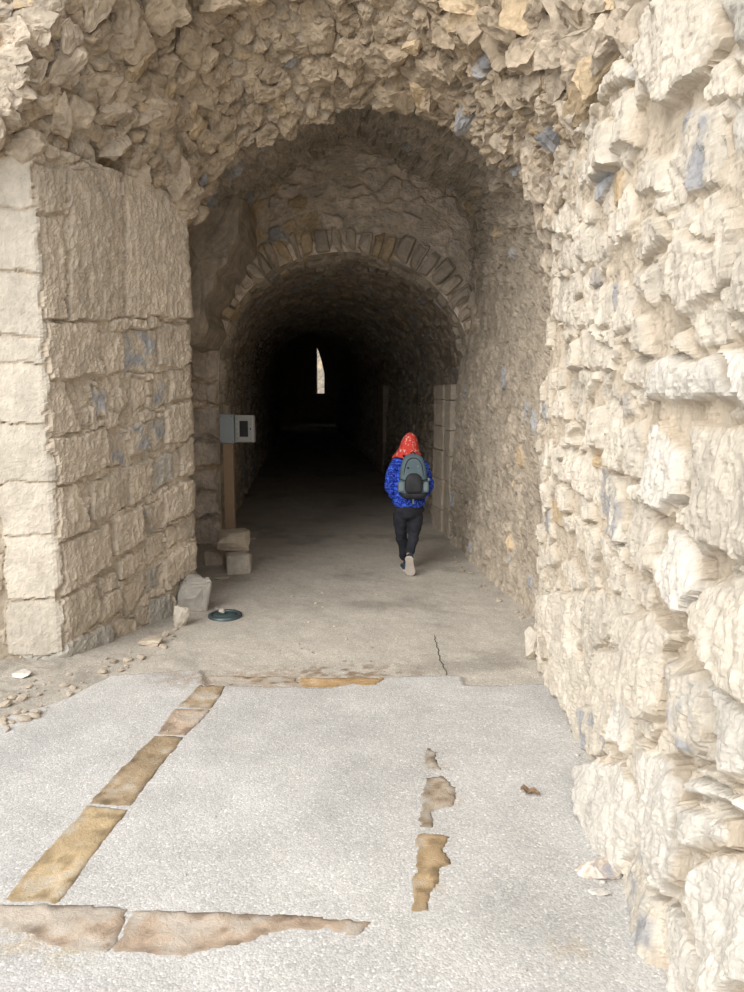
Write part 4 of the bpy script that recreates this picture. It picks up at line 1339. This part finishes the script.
body = [chain([(0, 0, .66), (0, .0, .76), (0, .01, .88), (0, .03, 1.02), (0, .05, sh_z), (0, .08, 1.21), (0, .115, 1.27)], [(.12, .08), (.125, .085), (.11, .07), (.12, .075), (.10, .06), .04, .04])]
for sx in (-1, 1):
    body.append(chain([(sx * .05, .05, sh_z), (sx * .145, .05, sh_z - .015), (sx * .20, .02, .93), (sx * .13, .15, .80), (sx * .085, .185, .765)], [.045, .04, .034, .024, .022]))
body.append(chain([(-.06, .01, .72), hipL, kneeL, ankL, (-.045, .31, .04)], [.06, .065, .045, .03, .025]))
body.append(chain([(.06, .01, .72), hipR, kneeR, ankR, (.0, -.085, .10)], [.06, .065, .045, .028, .018]))
head = [ell_mesh((0, .13, 1.30), (.075, .095, .105)), ell_mesh((0, .17, 1.25), (.05, .055, .055)), ell_mesh((0, .232, 1.285), (.013, .022, .02), 2),
        ell_mesh((-.077, .13, 1.295), (.012, .02, .03), 2), ell_mesh((.077, .13, 1.295), (.012, .02, .03), 2)]
# five fingers on each hand, curled in front of the belly
fing = []
for sx in (-1, 1):
    fing.append(ell_mesh((sx * .075, .19, .755), (.035, .014, .038), 3))
    for k, (L_, dz_) in enumerate([(.030, .024), (.034, .009), (.032, -.006), (.026, -.020)]):
        fing.append(skin_mesh('f', [(sx * .06, .192, .755 + dz_), (sx * .035, .20, .753 + dz_), (sx * (.035 - L_ * .5), .192, .751 + dz_), (sx * (.035 - L_ * .6), .178, .750 + dz_)], [(0, 1), (1, 2), (2, 3)], [.008, .008, .0075, .006], 1))
    fing.append(skin_mesh('f', [(sx * .085, .19, .78), (sx * .068, .20, .80), (sx * .05, .20, .808)], [(0, 1), (1, 2)], [.0095, .009, .0075], 1))
remeshed('body', body + head + fing, .006, M['skin'], per, 1)
jk = [chain([(0, .0, .72), (0, .0, .84), (0, .02, .98), (0, .045, 1.10), (0, .065, 1.19), (0, .08, 1.225)], [(.165, .115), (.158, .11), (.152, .105), (.135, .09), (.095, .065), (.055, .05)])]
for sx in (-1, 1):
    jk.append(chain([(sx * .04, .05, 1.175), (sx * .12, .045, 1.165), (sx * .182, .02, 1.03), (sx * .208, .01, .92), (sx * .17, .10, .83), (sx * .12, .165, .785)], [.06, .068, .062, .058, .052, .044]))
hem = ell_mesh((0, .0, .76), (.168, .12, .085), 4)
remeshed('jacket', jk + [hem], .009, M['jacket_blue'], per, 2, push_noise(.016, 13, 5, 2.4))
tr = [chain([(-.075, .01, .68), (-.085, .02, .58), (-.078, .05, .42), (-.05, .11, .26), (-.03, .19, .10)], [(.085, .09), (.085, .09), .066, .056, .05]),
      chain([(.07, .01, .68), (.075, .01, .58), (.052, .0, .42), (.022, -.05, .31), (.0, -.115, .215)], [(.085, .09), (.082, .088), .066, .056, .05])]
hp = ell_mesh((0, .0, .67), (.152, .112, .10), 4)
remeshed('trousers', tr + [hp], .009, M['trouser_black'], per, 2, push_noise(.016, 9, 15, 1.6))
# headscarf drawn up to a soft peak over the bent head and spread on the shoulders
rg_ = []
for z, cx, cy, rx, ry in [(1.212, -.02, .07, .155, .115), (1.222, -.018, .073, .15, .12), (1.236, -.015, .08, .138, .118), (1.26, -.01, .095, .12, .115), (1.30, .0, .115, .103, .118), (1.36, .008, .13, .090, .11), (1.41, .012, .135, .070, .09), (1.445, .014, .13, .042, .06), (1.46, .014, .125, .016, .024)]:
    ring = []
    for i in range(48):
        a = 2 * PI * i / 48
        w_ = 1 + .05 * math.sin(a * 7 + z * 20) * (1.3 - z) * 4
        ring.append((cx + rx * w_ * math.cos(a), cy + ry * w_ * math.sin(a), z + .012 * math.sin(a * 5 + 1) * (1.45 - z) * 3))
    rg_.append(ring)
bm = bmesh.new(); vr = [[bm.verts.new(p) for p in r_] for r_ in rg_]
front = lambda i, k: (9 <= i <= 15) and (3 <= k <= 6)     # opening for the face
for k in range(len(vr) - 1):
    for i in range(48):
        if front(i, k): continue
        j = (i + 1) % 48
        bm.faces.new((vr[k][i], vr[k][j], vr[k + 1][j], vr[k + 1][i]))
bm.faces.new(vr[-1])
hd = bm_obj('headscarf', bm, M['scarf_red'], per, smooth=True)
ms = hd.modifiers.new('s', 'SOLIDIFY'); ms.thickness = .008
ms = hd.modifiers.new('u', 'SUBSURF'); ms.levels = 1; ms.render_levels = 1


def shoe(loc, rx, rz, yaw_roll=0):
    """toe at the origin, heel towards -y"""
    sh = empty('shoe', (0, 0, 0)); sh.parent = per; sh.empty_display_size = .05
    sh.location = loc; sh.rotation_euler = (rx, yaw_roll, rz)
    outl = [(0, .0), (.025, -.006), (.04, -.03), (.043, -.07), (.036, -.12), (.032, -.17), (.034, -.205), (.02, -.228), (0, -.232), (-.02, -.228), (-.033, -.205), (-.030, -.17), (-.032, -.12), (-.038, -.07), (-.035, -.03), (-.022, -.006)]
    bm = bmesh.new()
    a_ = [bm.verts.new((x, y, 0)) for x, y in outl]; b_ = [bm.verts.new((x * 1.04, y * 1.0, .024)) for x, y in outl]
    bm.faces.new(a_[::-1]); bm.faces.new(b_)
    for i in range(len(outl)):
        j = (i + 1) % len(outl); bm.faces.new((a_[i], a_[j], b_[j], b_[i]))
    bmesh.ops.recalc_face_normals(bm, faces=bm.faces[:])
    bm_obj('sole', bm, M['sole_beige'], sh, bevel=.005)
    bm = bmesh.new(); rr_ = []
    for z, f, y0, y1 in [(.02, 1.0, 0, 0), (.045, .95, -.008, 0), (.062, .78, -.05, .004), (.08, .72, -.10, .008), (.105, .66, -.125, .012)]:
        r_ = []
        for x, y in outl:
            t = -y / .232
            yy = y0 + (-.232 + y1 - y0) * t
            r_.append(bm.verts.new((x * f, yy, z)))
        rr_.append(r_)
    for A1, A2 in zip(rr_, rr_[1:]):
        for i in range(len(outl)):
            j = (i + 1) % len(outl); bm.faces.new((A1[i], A1[j], A2[j], A2[i]))
    bm.faces.new(rr_[-1])
    up_o = bm_obj('upper', bm, M['shoe_dark'], sh, smooth=True)
    u = up_o.modifiers.new('u', 'SUBSURF'); u.levels = 2; u.render_levels = 2
    return sh


sr = shoe((.012, -.10, .004), math.radians(-64), math.radians(-10))
sr.scale = (1.3, 1.05, 1.0)
shoe((-.045, .33, .0), 0, math.radians(6))

# ------------------------------------------------------------------ backpack
bp_ = empty('backpack', (gx + .03, YB - .215, floor_h(gx, YB) + .83)); bp_.rotation_euler = (math.radians(-6), 0, 0)
tag(bp_, 'grey green backpack with a black front pocket on the back of the walking person', 'backpack')


def superloft(name, secs, mat, parent, seg=32, e=.55, noise_=.004):
    """secs: z, cx, cy, rx, ry"""
    bm = bmesh.new(); rr = []
    for z, cx, cy, rx, ry in secs:
        r_ = []
        for i in range(seg):
            a = 2 * PI * i / seg; c, s_ = math.cos(a), math.sin(a)
            r_.append(bm.verts.new((cx + rx * math.copysign(abs(c) ** e, c), cy + ry * math.copysign(abs(s_) ** e, s_), z)))
        rr.append(r_)
    for a_, b_ in zip(rr, rr[1:]):
        for i in range(seg):
            j = (i + 1) % seg; bm.faces.new((a_[i], a_[j], b_[j], b_[i]))
    bm.faces.new(rr[0][::-1]); bm.faces.new(rr[-1])
    o = bm_obj(name, bm, mat, parent, smooth=True)
    u = o.modifiers.new('u', 'SUBSURF'); u.levels = 1; u.render_levels = 2
    return o


superloft('main_pack', [(-.01, 0, 0, .08, .05), (.02, 0, 0, .125, .08), (.12, 0, -.005, .14, .095), (.2, 0, -.005, .14, .095), (.3, 0, 0, .13, .085), (.38, 0, .005, .105, .07), (.425, 0, .012, .075, .05), (.435, 0, .015, .04, .03)], M['pack_teal'], bp_)
superloft('front_pocket', [(.05, 0, -.085, .07, .03), (.06, 0, -.09, .085, .038), (.13, 0, -.095, .09, .042), (.19, 0, -.093, .085, .038), (.225, 0, -.088, .06, .03), (.245, 0, -.083, .035, .02)], M['pack_black'], bp_)
superloft('bottom_panel', [(-.015, 0, -.01, .075, .055), (.0, 0, -.01, .12, .088), (.035, 0, -.012, .132, .096), (.05, 0, -.012, .128, .094)], M['pack_black'], bp_)
for sx in (-1, 1):
    superloft('side_pocket', [(.05, sx * .115, -.025, .03, .05), (.07, sx * .118, -.03, .036, .062), (.14, sx * .118, -.032, .036, .064), (.165, sx * .12, -.03, .028, .058)], M['pack_grey'], bp_)


def tube(name, pts, rad, mat, parent, flat=1.0):
    cu = bpy.data.curves.new(name, 'CURVE'); cu.dimensions = '3D'; sp = cu.splines.new('NURBS'); sp.points.add(len(pts) - 1)
    for i, p in enumerate(pts): sp.points[i].co = (*p, 1)
    sp.use_endpoint_u = True; sp.order_u = 3; cu.bevel_depth = rad; cu.bevel_resolution = 2; cu.use_fill_caps = True
    o = bpy.data.objects.new(name, cu); C.objects.link(o)
    dg = bpy.context.evaluated_depsgraph_get(); dg.update()
    me = bpy.data.meshes.new_from_object(o.evaluated_get(dg)); bpy.data.objects.remove(o)
    me.materials.clear(); me.materials.append(mat)
    o = bpy.data.objects.new(name, me); C.objects.link(o); o.parent = parent
    return o


tube('zip', [(-.10, -.083, .13), (-.095, -.087, .28), (-.06, -.068, .375), (0, -.056, .40), (.06, -.068, .375), (.095, -.087, .28), (.10, -.083, .13)], .004, M['pack_black'], bp_)
for sx in (-1, 1):
    tube('strap', [(sx * .06, .06, .39), (sx * .085, .12, .425), (sx * .10, .22, .41), (sx * .115, .31, .32), (sx * .13, .31, .2), (sx * .15, .2, .1), (sx * .12, .08, .04)], .014, M['pack_black'], bp_)
    tube('side_strap', [(sx * .085, -.11, .17), (sx * .12, -.09, .18), (sx * .142, -.03, .19)], .005, M['pack_black'], bp_)
tube('grab_loop', [(-.025, .04, .42), (-.02, .03, .455), (.02, .03, .455), (.025, .04, .42)], .006, M['pack_black'], bp_)
superloft('buckle', [(.16, .150, -.04, .010, .010), (.18, .152, -.042, .014, .013), (.2, .15, -.04, .010, .010)], M['pack_grey'], bp_, seg=12)
superloft('logo_patch', [(.30, .045, -.083, .008, .004), (.31, .045, -.083, .010, .004), (.325, .045, -.08, .007, .004)], M['pack_grey'], bp_, seg=12)
superloft('buckle', [(.285, -.055, -.085, .010, .008), (.295, -.055, -.086, .011, .008), (.305, -.055, -.085, .009, .008)], M['pack_black'], bp_, seg=12)
# trailing waist strap below the pack
tube('waist_strap', [(-.005, -.05, -.0), (.0, -.03, -.03), (.002, -.025, -.06)], .01, M['pack_grey'], bp_)
